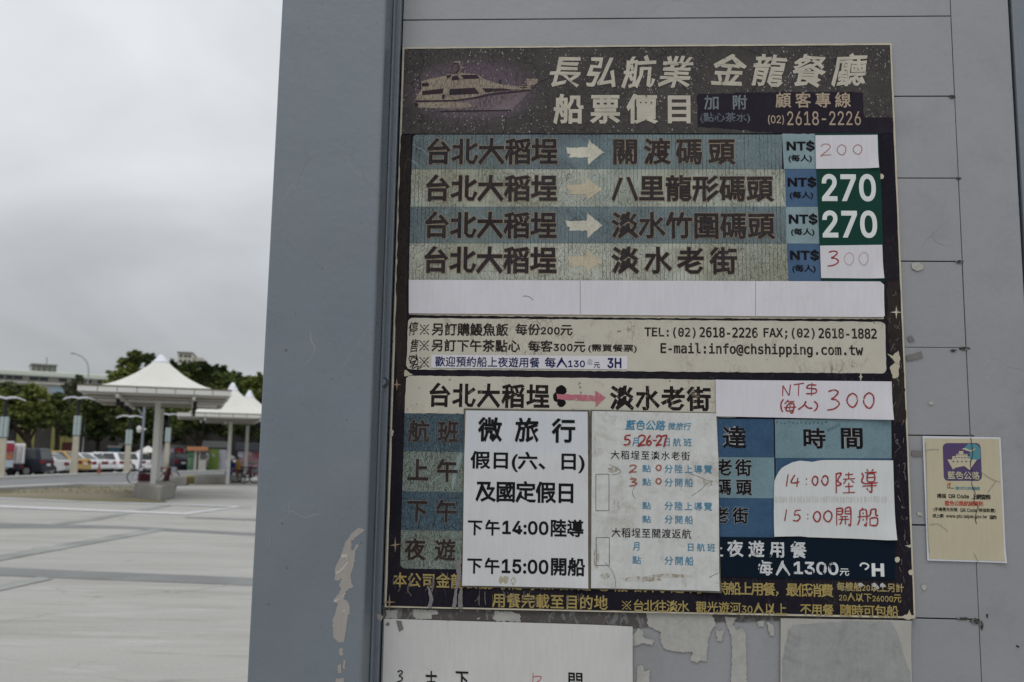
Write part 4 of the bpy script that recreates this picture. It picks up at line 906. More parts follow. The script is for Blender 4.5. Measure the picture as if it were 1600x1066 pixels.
for i, (x, y, a, b) in enumerate([(783, 907, 4, 7), (790, 906, 5, 8), (802, 908, 5, 7)]): g.sheet('stain', rag(x, y, a, b, 16), LS + 0.0008 + i * 0.00003, scuffed('yellow_stain', A(158, 152, 126), A(182, 184, 186), 0.6, 120))
# second notice, dirty, with hand-filled date
m_dn = paper('dirty_paper', M(164, 165, 163), 0.85, M(118, 111, 98), 1.0, 0.7, False, 0.50, 0.45)
m_bluep = plain('blue_print', A(62, 122, 152), 0.6, 0.08, 60)
warp(g, 0.0022, 7, 0.0003, ((1, 0, 0.006, 0.06), (0, 0, 0.004, 0.05)))
g = Wall('notice', 'soiled white notice in blue print with red handwritten date 26-27', 'notice', 1024, 925, LS)
g.sheet('sleeve', [(922.5, 640.5), (1121, 645), (1126, 926), (919.5, 920)], LS - 0.0003, m_glue, thick=0.0003, sub=0.02, rag=0.0002)
g.sheet('sheet', [(925, 642.5), (1119, 646), (1122.5, 720), (1123.5, 923), (1050, 922), (923.5, 918.5)], LS + 0.0004, m_dn, thick=0.0004, sub=0.012, rag=0.0001)
lo = LS + 0.0008
text(g, '藍色公路', (978, 657, 1039.5, 672), m_bluep, lo, 0.020, slant=0.2); text(g, '微旅行', (1044, 660.5, 1079.5, 672), m_bluep, lo, 0.012, slant=0.2)
text(g, '月', (988, 684, 998, 697.5), m_bluep, lo, 0.008, cells=True); text(g, '日', (1039, 685, 1046.5, 697), m_bluep, lo, 0.008, cells=True); text(g, '航班', (1051.5, 685, 1080.5, 697.5), m_bluep, lo, 0.010)
stroke(g, fit(D['5'], 974, 680, 986, 695.5) + fit(D['2'], 997, 680.5, 1009, 697) + fit(D['6'], 1010, 680, 1019, 696) + fit(D['-'], 1020, 687, 1026, 690) + fit(D['2'], 1025, 681, 1034, 696.5) + fit(D['7'], 1033, 680.5, 1042, 699), 2.6, m_red, lo + 0.0002)
text(g, '大稻埕至淡水老街', (954.5, 705, 1078, 718.5), m_k, lo, 0.006)
for y, rest, d1 in ((726.5, '分陸上導覽', '2'), (747.5, '分開船', '3'), (784.5, '分陸上導覽', None), (805.5, '分開船', None)):
    text(g, '點', (1003.5, y, 1017, y + 11.5), m_bluep, lo, 0.008, cells=True)
    text(g, rest, (1038.5, y, 1112.5 if len(rest) == 5 else 1082.5, y + 13), m_bluep, lo, 0.010)
    if d1:
        stroke(g, fit(D[d1], 983, y + 0.5, 995, y + 12) + fit(D['0'], 1025, y, 1033, y + 8.5), 2.0, plain('red_pen_b', A(150, 84, 66), 0.6, 0.1, 60), lo + 0.0002)
text(g, '大稻埕至關渡返航', (955.5, 826, 1079.5, 840.5), m_k, lo, 0.006)
text(g, '月', (989, 847, 999, 860.5), m_bluep, lo, 0.008, cells=True); text(g, '日航班', (1073, 849, 1117, 861.5), m_bluep, lo, 0.010)
text(g, '點', (988, 869, 1001.5, 881.5), m_bluep, lo, 0.008, cells=True); text(g, '分開船', (1038.5, 869.5, 1083.5, 883), m_bluep, lo, 0.010)
for x0, y0, x1, y1 in ((931, 741, 951.5, 798), (931.5, 840, 952, 883.5)):
    for k, ln in enumerate(([(x0, y0), (x1, y0)], [(x1, y0), (x1, y1)], [(x1, y1), (x0, y1)], [(x0, y1), (x0, y0)])): stroke(g, [ln], 0.9, m_k, lo + k * 0.00002, name='printed_box')
m_smud = scuffed('paper_smudge', M(128, 120, 106), M(158, 158, 155), 0.9, 70)
for i, (x, y, a, b) in enumerate([(929, 690, 4, 12), (933, 706, 9, 8), (958, 734, 10, 5), (1100, 752, 12, 6), (1107, 756, 6, 5), (1000, 905, 34, 5), (1050, 900, 38, 3.5), (962, 790, 6, 12), (932, 870, 5, 20), (1032, 845, 4, 4), (945, 900, 9, 5)]):
    g.sheet('smudge', rag(x, y, a, b, 26, i), LS + 0.0005 + i * 0.00002, m_smud)
m_crease = plain('crease_line', A(126, 120, 112), 0.7, 0.2, 60)
stroke(g, [[(1076, 740), (1090, 744), (1103, 750), (1114, 752)], [(1114, 752), (1104, 756), (1094, 766), (1080, 775)], [(945, 878), (956, 892), (961, 905), (962, 918)], [(1108, 902), (1115, 898), (1122, 895)], [(952, 726), (962, 730), (970, 737), (963, 741), (955, 742)], [(986, 744), (992, 756), (988, 770), (993, 780)]], 0.8, m_crease, lo)
# card with tour times
warp(g, 0.0022, 8, 0.0003, ((1, 0, 0.006, 0.06), (0, 0, 0.004, 0.05)))
g = Wall('time_card', 'white card with torn corner and red handwritten times 14:00 and 15:00', 'card', 1304, 842, LS)
m_card = paper('plain_card', A(188, 190, 190), 0.12, A(140, 138, 132), 0.2, 0.25)
g.sheet('card', [(1209.5, 760), (1210, 752), (1213, 744), (1217, 737), (1222, 731), (1228, 727.5), (1238, 722.5), (1250, 720), (1262, 721), (1269, 722), (1278, 720), (1288, 719), (1330, 719), (1395.3, 719.6), (1397, 780), (1399.5, 843.5), (1385, 844), (1330, 841.5), (1264, 839.5), (1250, 838), (1209.3, 838.5), (1209, 800)], LS + 0.0003, m_card, thick=0.0005)
m_gh = plain('ghost_print', A(174, 174, 172), 0.7, 0.08, 60)
rs = random.Random(4); x = 1211.0
while x < 1386:
    w_ = rs.uniform(1.2, 4.2); g.sheet('ghost_stroke', [(x, 775 + rs.uniform(0, 3)), (x + w_, 775 + rs.uniform(0, 2)), (x + w_, 786 - rs.uniform(0, 3)), (x, 786)], LS + 0.00055, m_gh); x += w_ + rs.uniform(1.0, 3.4)
stroke(g, fit(D['1'], 1226, 741, 1235, 760) + fit(D['4'], 1236, 742, 1249, 761) + fit(D[':'], 1257, 745, 1263, 760) + fit(D['0'], 1269, 744, 1278, 758) + fit(D['0'], 1284, 743, 1294, 758)
       + fit(D['陸'], 1305, 738, 1336, 771) + fit(D['導'], 1345, 733, 1371, 771), 2.3, m_red, LS + 0.0008)
stroke(g, fit(D['1'], 1223, 796, 1233, 814) + fit(D['5'], 1239, 797, 1252, 814) + fit(D[':'], 1259, 801, 1265, 813) + fit(D['0'], 1271, 799, 1282, 815) + fit(D['0'], 1287, 798, 1300, 815)
       + fit(D['開'], 1306, 793.5, 1330, 821) + fit(D['船'], 1340, 793.5, 1372, 822), 2.3, m_red, LS + 0.0008)
# navy sticker strip
m_nvin = plain('navy_vinyl', M(5, 18, 30), 0.5, 0.08, 20, spec=0.1)
warp(g, 0.0016, 9, 0.0003, ((1, 0, 0.006, 0.05), (0, 0, 0.003, 0.03)))
g = Wall('navy_sticker', 'dark navy sticker with scraped white lettering for the evening meal', 'sticker', 1256, 905, L3)
g.sheet('vinyl', [(1112, 838.6), (1398, 844.5), (1398.5, 906.3), (1212, 903.4), (1112, 900.5)], L3 + 0.0001, m_nvin, thick=0.0004)
m_sw = scuffed('scraped_white', A(186, 188, 190), M(6, 22, 34), 0.36, 110)
text(g, '上', (1112, 848, 1129.5, 869.5), m_sw, L3 + 0.0004, 0.024, cells=True)
text(g, '夜遊用餐', (1137, 846, 1259.5, 870.5), m_sw, L3 + 0.0004, 0.026)
text(g, '每人', (1185, 876.5, 1234, 899), m_sw, L3 + 0.0004, 0.024); text(g, '1300', (1240, 878, 1310, 898), m_sw, L3 + 0.0004, 0.022)
text(g, '元', (1312, 888.5, 1327, 900), m_wvin, L3 + 0.0004, 0.016, cells=True); text(g, 'H', (1362, 880.5, 1381.5, 901), m_wvin, L3 + 0.0004, 0.035)
stroke(g, [[(1344, 885), (1346, 881), (1352, 880.5), (1357, 884), (1355, 888), (1351, 890)]], 2.6, m_wvin, L3 + 0.0005, name='lettering')
m_wsp = plain('white_scrape', A(160, 160, 160), 0.7, 0.15, 60)
for i, (x, y, a, b) in enumerate([(1345, 914, 4.5, 3.5), (1366, 914, 4, 4), (1379, 915, 5, 4), (1371, 918, 3, 3)]): S.sheet('scrape', rag(x, y, a, b, 16, i), L3 + i * 0.00002, m_wsp)

# sheets below the board
m_bp = paper('poster_white', M(165, 165, 163), 0.22, A(132, 128, 120), 0.3, 0.35)
warp(g, 0.0004, 10, 0, ())
g = Wall('poster', 'large white poster below the price board with sparse handwritten characters', 'poster', 795, 1290, 0.0035)
g.sheet('left_sheet', [(600.5, 967), (789, 972), (789, 1290), (592, 1290)], 0.0036, m_bp, thick=0.0005)
g.sheet('right_sheet', [(786, 971.8), (988, 978), (990, 1290), (786, 1290)], 0.0042, m_bp, thick=0.0005)
def c9b(p): return [(590 + x / 4.165, 810 + y / 4.165) for x, y in p]
stroke(g, [c9b(l) for l in ([(130, 1000), (150, 990), (162, 1005), (140, 1025), (160, 1035), (155, 1055), (125, 1065)],)], 1.9, m_pen, 0.0046)
text(g, '古', (665, 1048.5, 682.5, 1080), m_pen, 0.0046, 0.012, cells=True, wob=0.0004, name='handwriting'); text(g, '下', (712, 1049, 732, 1076), m_pen, 0.0046, 0.012, cells=True, wob=0.0004, name='handwriting')
text(g, '開', (888, 1051, 910, 1083), m_pen, 0.0046, 0.012, cells=True, wob=0.0004, name='handwriting')
stroke(g, [[(833, 1051), (832, 1085)], [(833, 1057.5), (845, 1057), (843, 1063), (835, 1068)]], 1.4, plain('red_marker_c', A(176, 80, 84), 0.6, 0.1, 60), 0.0046)
for i, p in enumerate([[(75, 675), (78, 700), (50, 695), (60, 680)], [(120, 665), (155, 668), (170, 720), (140, 738)]]): g.sheet('tape_remnant', c9b(p), 0.0043 + i * 0.00005, m_scar2)
m_gs = paper('grey_sheet', M(124, 124, 124), 0.8, M(92, 91, 90), 0.8, 0.8, False, 0.48)
m_gsl = paper('pale_sheet_edge', A(158, 156, 150), 0.3, A(120, 116, 108), 0.4, 0.5)
warp(g, 0.0026, 11, 0.0004, ((1, 1, 0.007, 0.08),))
g = Wall('old_sheet', 'dirty grey sheet of weathered paper below the price board', 'paper sheet', 1322, 1290, 0.0035)
g.sheet('backing_sheet', [(1219.7, 966), (1421.6, 969), (1431, 1290), (1218, 1290)], 0.0036, m_gsl, thick=0.0006)
g.sheet('grey_layer', [(1232, 984), (1222.5, 1030), (1221.5, 1290), (1430, 1290), (1422, 1050), (1412, 1025), (1400, 985), (1392, 972), (1330, 970), (1240, 976)], 0.0042, m_gs, sub=0.006, rag=0.001)

# poster with the ship emblem (its square code is left out)
def q4(p): return [(1420 + x / 4.635, 670 + y / 4.635) for x, y in p]
warp(g, 0.003, 12, 0.0003, ((1, 1, 0.006, 0.06),))
g = Wall('info_poster', 'small cream poster with purple ship emblem on the grey boarding', 'poster', 1510, 878, 0.0015)
m_pc = paper('cream_poster', M(154, 147, 126), 0.2, A(150, 138, 112), 0.25, 0.3)
g.sheet('border', q4([(100, 52), (655, 62), (664, 68), (705, 972), (133, 955)]), 0.0024, plain('poster_border', A(182, 184, 190), 0.6, 0.04, 30), thick=0.0005)
g.sheet('print', q4([(113, 70), (652, 75), (692, 960), (146, 942)]), 0.0026, m_pc)
def emb():
    n = NT('emblem_purple', 0.5, 0.3); n.color(n.mix(n.step(n.noise(9, 2), 0.4, 0.6, 0, 0.5), A(74, 58, 98), A(66, 76, 110))); return n.m
m_purp = emb()
g.sheet('emblem', rrect(1473, 692.5, 1532, 751.5, 7, 'abcd', x0b=1474.5, x1b=1534), 0.0028, m_purp)
m_teal = plain('emblem_teal', A(74, 128, 138), 0.5, 0.08, 30)
g.sheet('emblem', q4([(430, 108), (480, 110), (505, 125), (516, 150), (518, 215), (480, 235), (440, 215), (440, 160), (400, 140)]), 0.0029, m_teal)
g.sheet('emblem', q4([(380, 145), (410, 140), (440, 155), (460, 155), (485, 138), (470, 160), (445, 166), (415, 158)]), 0.0030, m_pc)
g.sheet('emblem', q4([(278, 222), (314, 224), (314, 200), (342, 198), (344, 182), (362, 182), (362, 162), (394, 162), (394, 182), (424, 184), (424, 200), (440, 202), (442, 222), (492, 224), (440, 300), (400, 270), (340, 282), (318, 296)]), 0.0031, m_pc)
m_win = plain('emblem_blue', A(56, 74, 120), 0.5, 0.05, 30)
for i in range(5):
    g.sheet('emblem', rag(*q4([(322 + i * 31, 238)])[0], 1.5, 1.5, 10), 0.0033, m_win)
    g.sheet('emblem', q4([(332 + i * 23, 206), (344 + i * 23, 206), (344 + i * 23, 212), (332 + i * 23, 212)]), 0.0033, m_win)
    g.sheet('emblem', q4([(348 + i * 15, 186), (356 + i * 15, 186), (356 + i * 15, 191), (348 + i * 15, 191)]), 0.0033, m_win)
text(g, '藍色公路', (1480.5, 737, 1530, 749), m_pc, 0.0035, 0.016)
text(g, '臺北市公共運輸處', (1493, 760.5, 1531, 765.5), m_teal, 0.0029, 0.012)
m_rd = plain('small_red', A(170, 70, 56), 0.5, 0.05, 30)
text(g, 'T', (1481, 755.5, 1486, 762), m_rd, 0.0029, 0.04); g.sheet('emblem', q4([(278, 404), (284, 404), (284, 424), (278, 424)]), 0.0029, plain('small_green', A(90, 120, 60), 0.5, 0.05, 30)); g.sheet('emblem', q4([(278, 427), (330, 429), (330, 433), (278, 431)]), 0.0029, m_k)
g.sheet('emblem', q4([(280, 388), (305, 390), (305, 397), (280, 396)]), 0.0029, plain('small_yellow', A(186, 150, 60), 0.5, 0.05, 30))
text(g, '掃描', (1464, 771.5, 1478, 778.5), m_k, 0.0029, 0.022); text(g, 'QR Code', (1482, 772.5, 1514, 779), m_k, 0.0029, 0.02); text(g, '上網查詢', (1518, 772.5, 1547.5, 780.5), m_k, 0.0029, 0.022)
text(g, '藍色公路航線資訊', (1476, 783, 1536, 790.5), m_rd, 0.0029, 0.024)
text(g, '(手機需先安裝', (1458.5, 793, 1496, 800), m_k, 0.0029, 0.014); text(g, 'QR Code', (1500, 794.5, 1526, 800.5), m_k, 0.0029, 0.014); text(g, '掃描軟體)', (1528.5, 794.5, 1555, 801.5), m_k, 0.0029, 0.014)
text(g, '或上網', (1457, 803, 1474, 809), m_k, 0.0029, 0.014); text(g, 'www.pto.taipei.gov.tw', (1478, 804, 1542, 811), m_k, 0.0029, 0.014); text(g, '查詢', (1545.5, 805, 1557, 811.5), m_k, 0.0029, 0.014)
m_crk = plain('poster_crack', A(56, 52, 46), 0.8, 0.1, 60)
stroke(g, [q4([(448, 65), (455, 110), (462, 180), (445, 260), (465, 330), (455, 400), (480, 470), (470, 540), (500, 560), (480, 640), (490, 690)])], 1.0, m_crk, 0.0037, name='crack')
stroke(g, [q4([(500, 560), (510, 600)]), q4([(520, 310), (590, 360), (665, 388)]), q4([(632, 378), (600, 420), (570, 465)]), q4([(145, 695), (210, 690), (250, 715), (285, 745)]), q4([(118, 160), (170, 150), (220, 152)]), q4([(470, 900), (490, 940), (500, 965)]), q4([(120, 100), (128, 300), (132, 600), (140, 800), (150, 900)])], 0.7, m_crease, 0.0036, name='crack')

warp(g, 0.001, 13, 0, ((1, 0, 0.003, 0.03),))
# ================================================================== BACKGROUND
def facing(px, dist, extra=0.0):
    """matrix at the ground: x to the picture's right, y away from the viewer"""
    p = AT(px, dist); a = math.atan2(p.x, p.y) + extra
    return Matrix.Translation(p) @ Matrix.Rotation(-a, 4, 'Z')
def ppm(dist): return F / dist
KB = 0.78
def P(name, r, g_, b, **k):
    return plain(name, M(r, g_, b, KB), **k)
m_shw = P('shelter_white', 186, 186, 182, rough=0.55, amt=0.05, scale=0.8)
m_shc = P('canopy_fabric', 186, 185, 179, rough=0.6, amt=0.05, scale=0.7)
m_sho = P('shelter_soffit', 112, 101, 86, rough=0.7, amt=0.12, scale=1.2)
m_dk = plain('dark_metal', (0.03, 0.03, 0.035, 1), 0.5)
m_conc = plain('weathered_concrete', (0.26, 0.252, 0.23, 1), 0.85, 0.22, 1.3)

def shelter(label, px, dist, side, yaw, zt, apex, cap_h=0.28, fin=False, z0=0.0):
    p = AT(px, dist)
    r = empty('canopy_shelter', Matrix.Translation(p) @ Matrix.Rotation(yaw, 4, 'Z'), label, 'shelter', 'white canopy shelters on the plaza')
    h = side / 2
    mb = MB(); mb.box((-0.085, -0.085, z0), (0.085, 0.085, zt - 0.34)); mb.build('post', m_shw, r, bevel=0.01)
    if fin: MB().prism([(0.10, 1.4), (0.12, 1.4), (0.25, zt - 0.35), (0.10, zt - 0.35)], lambda a, b: Vector((a, -0.05, b)), lambda a, b: Vector((a, 0.05, b))).build('post_fin', m_sho, r)
    for a, b in (((-h, -h), (h, -h)), ((h, -h), (h, h)), ((h, h), (-h, h)), ((-h, h), (-h, -h))):       # fascia
        d = Vector((b[0] - a[0], b[1] - a[1], 0)).normalized(); nn = Vector((-d.y, d.x, 0)) * 0.09
        A0, B0 = Vector((a[0], a[1], 0)), Vector((b[0], b[1], 0))
        q = MB(); q.add([A0 + Vector((0, 0, zt - 0.19)), B0 + Vector((0, 0, zt - 0.19)), B0 + nn - d * 0.092 + Vector((0, 0, zt - 0.19)), A0 + nn + d * 0.092 + Vector((0, 0, zt - 0.19)),
                         A0 + Vector((0, 0, zt)), B0 + Vector((0, 0, zt)), B0 + nn - d * 0.092 + Vector((0, 0, zt)), A0 + nn + d * 0.092 + Vector((0, 0, zt))],
                        [(0, 3, 2, 1), (4, 5, 6, 7), (0, 1, 5, 4), (1, 2, 6, 5), (2, 3, 7, 6), (3, 0, 4, 7)])
        fo = q.build('fascia', m_shw, r)
        tr = MB(); tr.add([A0 - nn * .12 + Vector((0, 0, zt - .03)), B0 - nn * .12 + Vector((0, 0, zt - .03)), B0 + nn * 1.2 + Vector((0, 0, zt + .001)), A0 + nn * 1.2 + Vector((0, 0, zt + .001)), A0 - nn * .12 + Vector((0, 0, zt + .012)), B0 - nn * .12 + Vector((0, 0, zt + .012)), B0 + nn * 1.2 + Vector((0, 0, zt + .012)), A0 + nn * 1.2 + Vector((0, 0, zt + .012))], [(0, 3, 2, 1), (4, 5, 6, 7), (0, 1, 5, 4), (1, 2, 6, 5), (2, 3, 7, 6), (3, 0, 4, 7)])
        tr.build('gutter_edge', P('gutter_brown', 92, 84, 70), fo)
        for k in range(1, 8):                                                                            # joints of the fascia panels
            c = A0.lerp(B0, k / 8); mbj = MB(); mbj.add([c - d * 0.012 - nn * 0.05 + Vector((0, 0, zt - 0.18)), c + d * 0.012 - nn * 0.05 + Vector((0, 0, zt - 0.18)), c + d * 0.012 - nn * 0.05 + Vector((0, 0, zt - 0.01)), c - d * 0.012 - nn * 0.05 + Vector((0, 0, zt - 0.01))], [(0, 1, 2, 3)])
            mbj.build('fascia_joint', m_sho, fo)
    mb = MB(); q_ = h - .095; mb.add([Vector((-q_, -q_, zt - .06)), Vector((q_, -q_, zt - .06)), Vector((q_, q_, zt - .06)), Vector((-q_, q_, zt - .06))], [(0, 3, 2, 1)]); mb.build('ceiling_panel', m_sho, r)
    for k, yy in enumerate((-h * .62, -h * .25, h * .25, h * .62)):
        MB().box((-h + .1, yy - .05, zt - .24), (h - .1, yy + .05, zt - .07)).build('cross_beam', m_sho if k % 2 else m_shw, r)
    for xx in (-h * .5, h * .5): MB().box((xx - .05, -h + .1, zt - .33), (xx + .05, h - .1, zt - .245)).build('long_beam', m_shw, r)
    for sx_, sy_ in ((-1, -1), (1, -1), (1, 1), (-1, 1)):
        MB().box((sx_ * h * .52 - .06, sy_ * h * .4 - .08, zt - .56), (sx_ * h * .52 + .06, sy_ * h * .4 + .08, zt - .335)).build('floodlight', m_dk, r)
    # stretched fabric
    N, Mr = 48, 10; vs = []; fs = []
    for j in range(Mr + 1):
        s = j / Mr
        for k in range(N):
            t = 2 * math.pi * (k + 0.5) / N + math.pi / 4 * 0; cx_, cy_ = math.cos(t), math.sin(t); q = 1 / max(abs(cx_), abs(cy_))
            rr = (h - 0.22) * q * (1 - s) + 0.26 * s
            sag = -0.05 * math.sin(math.pi * s)
            vs.append((cx_ * rr, cy_ * rr, zt + 0.01 + (apex - zt) * (s ** 1.5) + sag))
    for j in range(Mr):
        for k in range(N): fs.append((j * N + k, j * N + (k + 1) % N, (j + 1) * N + (k + 1) % N, (j + 1) * N + k))
    cn_ = mesh_from('canopy', vs, fs, m_shc, r, True)
    for k in range(0, N, 4):
        mb = MB()
        for j in range(Mr):
            a_, b_ = Vector(vs[j * N + k]), Vector(vs[(j + 1) * N + k]); mb.tube(a_, b_, 0.008, n=4, cap=False)
        mb.build('seam', m_shw, cn_)
    mb = MB(); mb.tube((0, 0, apex - 0.03), (0, 0, apex + 0.04), 0.29, 0.29, 16); mb.tube((0, 0, apex + 0.04), (0, 0, apex + cap_h * 0.7), 0.25, 0.13, 16); mb.tube((0, 0, apex + cap_h * 0.7), (0, 0, apex + cap_h), 0.13, 0.05, 16)
    mb.build('finial', P('finial_white', 196, 198, 204), r)
    return r
YW = math.radians(19)
s1 = shelter('large white canopy shelter on a post rising from the concrete plinth', 242, 30.6, 4.5, YW, 3.53, 4.50, z0=0.45)
s2 = shelter('white canopy shelter adjoining the large one from behind, its post in line with the first', 248.5, 35.2, 4.5, YW, 3.53, 4.50)
s3 = shelter('white canopy shelter with a pointed top beyond the large one, next to the steel column', 358, 45.5, 5.0, YW, 3.4, 4.62, 0.42, False)
s4 = shelter('farthest white canopy shelter with the lower peak beside the steel column', 385, 50.8, 5.0, YW, 3.42, 4.62, 0.42, False)
MB().box((1.2, 1.2, 3.12), (1.9, 1.35, 3.19)).build('light_panel', P('lamp_white', 225, 225, 222), s1)

# plinth and low walls
def block(name, pts, h, mat, label, cat, group=None):
    v = [G(x, y) for x, y in pts]; c = sum(v, Vector()) / len(v); mb = MB()
    a = sum(v[i].x * v[(i + 1) % len(v)].y - v[(i + 1) % len(v)].x * v[i].y for i in range(len(v)))
    if a < 0: v.reverse()
    n = len(v); mb.add([p - c for p in v] + [p - c + Vector((0, 0, h)) for p in v], [tuple(range(n))[::-1], tuple(range(n, 2 * n))] + [(i, (i + 1) % n, n + (i + 1) % n, n + i) for i in range(n)])
    o = mb.build(name, mat, bevel=0.03); o.location = c; return tag(o, label, cat, group)
block('plinth', [(208, 777.5), (249, 784), (273.5, 777), (264, 769), (226, 767)], 0.47, m_conc, 'grey concrete plinth round the post of the large canopy shelter', 'plinth')
block('low_wall', [(253, 760), (290.5, 759), (290, 756), (254, 756.5)], 0.42, m_conc, 'low grey wall just right of the shelter plinth, by the bicycle', 'low wall')
block('low_wall', [(304, 757.5), (353, 756.5), (352, 753.5), (304, 754)], 0.42, m_conc, 'long low grey wall between the painted block and the thin post', 'low wall')
block('low_wall', [(360, 754.5), (378, 754), (378, 751.5), (360, 751.5)], 0.40, m_conc, 'short low wall the two seated people sit on', 'low wall')
o = block('kerb_block', [(291, 756), (303.5, 756), (303, 753), (291.5, 753)], 0.36, P('ochre_paint', 132, 122, 84), 'ochre painted concrete block between two low walls', 'block')

# wave lamps
m_cst = P('cream_stone', 160, 155, 141, amt=0.07, scale=2.0)
m_glz = P('frosted_glass', 150, 162, 162, rough=0.25, amt=0.05)
def wave_lamp(label, px, ybase, h):
    d = EYE.z * F / (ybase - HZ(px)); r = empty('wave_lamp', facing(px, d, 0.15), label, 'lamp post', 'lamp posts with winged tops along the road')
    mb = MB(); b = 0.20
    mb.add([(-b, -b, 0), (b, -b, 0), (b, b, 0), (-b, b, 0), (-b * .80, -b * .80, h * .49), (b * .80, -b * .80, h * .49), (b * .80, b * .80, h * .49), (-b * .80, b * .80, h * .49)], [(0, 3, 2, 1), (4, 5, 6, 7), (0, 1, 5, 4), (1, 2, 6, 5), (2, 3, 7, 6), (3, 0, 4, 7)])
    mb.build('base', m_cst, r)
    for k in range(4):
        m4 = Matrix.Rotation(k * math.pi / 2, 4, 'Z'); mb = MB(); mb.box((-0.175, -0.20, h * .50), (-0.015, -0.18, h * .745), m4); mb.build('glass_pane', m_glz, r)
        mb = MB(); mb.box((0.015, -0.20, h * .50), (0.175, -0.18, h * .745), m4); mb.build('glass_pane', m_glz, r)
    MB().box((-0.172, -0.172, h * .492), (0.172, 0.172, h * .755)).build('lantern_core', m_dk, r)
    mb = MB(); mb.tube((0, 0, h * .756), (0, 0, h * .965), 0.10, 0.08, 10); mb.build('neck', m_dk, r)
    vs = []; fs = []; n = 25                                     # two curved wings
    for i in range(n):
        x = -0.92 + 1.84 * i / (n - 1); u = abs(x) / 0.92
        z = h * 0.965 + 0.09 * math.sin(math.pi * min(1, u * 1.0) ** 0.8) - 0.03 * u + (0.0 if u < .6 else -(u - .6) * 0.12)
        wd_ = 0.26 * (1 - 0.55 * u ** 3); th = 0.05 * (1 - 0.5 * u)
        vs += [(x, -wd_, z - th), (x, wd_, z - th), (x, wd_, z + th), (x, -wd_, z + th)]
    for i in range(n - 1):
        a, b_ = i * 4, i * 4 + 4
        fs += [(a + k, a + (k + 1) % 4, b_ + (k + 1) % 4, b_ + k) for k in range(4)]
    fs += [(0, 3, 2, 1), (4 * n - 4, 4 * n - 3, 4 * n - 2, 4 * n - 1)]
    MB().add(vs, fs).build('wing', P('wing_metal', 196, 198, 204, rough=0.4), r, smooth=False)
wave_lamp('winged lamp post at the edge of the picture, nearest, beside the truck', 3, 748, 4.35)
wave_lamp('winged lamp post in front of the silver and yellow cars', 117.5, 742.5, 5.0)
wave_lamp('winged lamp post in front of the rear of the white estate car', 200, 740.3, 4.1)
wave_lamp('winged lamp post directly behind the post of the large shelter', 261, 736.5, 4.75)

# camera pole, street light
d = 56; r = empty('camera_pole', facing(221, d), 'tall grey pole with a white globe behind the large shelter', 'pole')
m_gal = P('galvanised', 120, 124, 130)
MB().tube((0, 0, 0), (0, 0, ZAT(222, 632, d)), 0.09, 0.07, 10).build('pole', m_gal, r)
MB().tube((0, 0, ZAT(222, 652, d)), (-0.35, 0, ZAT(222, 640, d)), 0.045, n=6).build('arm', m_gal, r)
mb = MB(); z0 = ZAT(216, 671, d)
mb.tube((-0.22, 0, z0 - 0.22), (-0.22, 0, z0 - 0.1), 0.07, 0.15, 10); mb.tube((-0.22, 0, z0 - 0.1), (-0.22, 0, z0 + 0.1), 0.15, 0.15, 10); mb.tube((-0.22, 0, z0 + 0.1), (-0.22, 0, z0 + 0.2), 0.15, 0.06, 10); mb.build('globe', P('globe_white', 190, 190, 186), r, True)
MB().tube((0, 0, z0), (0.17, 0, z0), 0.06, n=8).build('camera', P('globe_white', 190, 190, 186), r)
d = 84; r = empty('street_light', facing(129, d), 'tall curved street light rising above the trees', 'street light')
hz_ = ZAT(130, 553, d); mb = MB(); pts = [(0, 0, 0), (0, 0, hz_ - 1.6), (-0.10, 0, hz_ - 1.0), (-0.36, 0, hz_ - 0.5), (-0.75, 0, hz_ - 0.2), (-1.25, 0, hz_)]
for a, b in zip(pts, pts[1:]): mb.tube(a, b, 0.06, 0.055, 8)
mb.build('mast', P('mast_grey', 150, 154, 156), r)
MB().box((-1.62, -0.12, hz_ - 0.06), (-1.2, 0.12, hz_ + 0.06)).build('lamp_head', P('head_grey', 140, 144, 146), r, bevel=0.03)

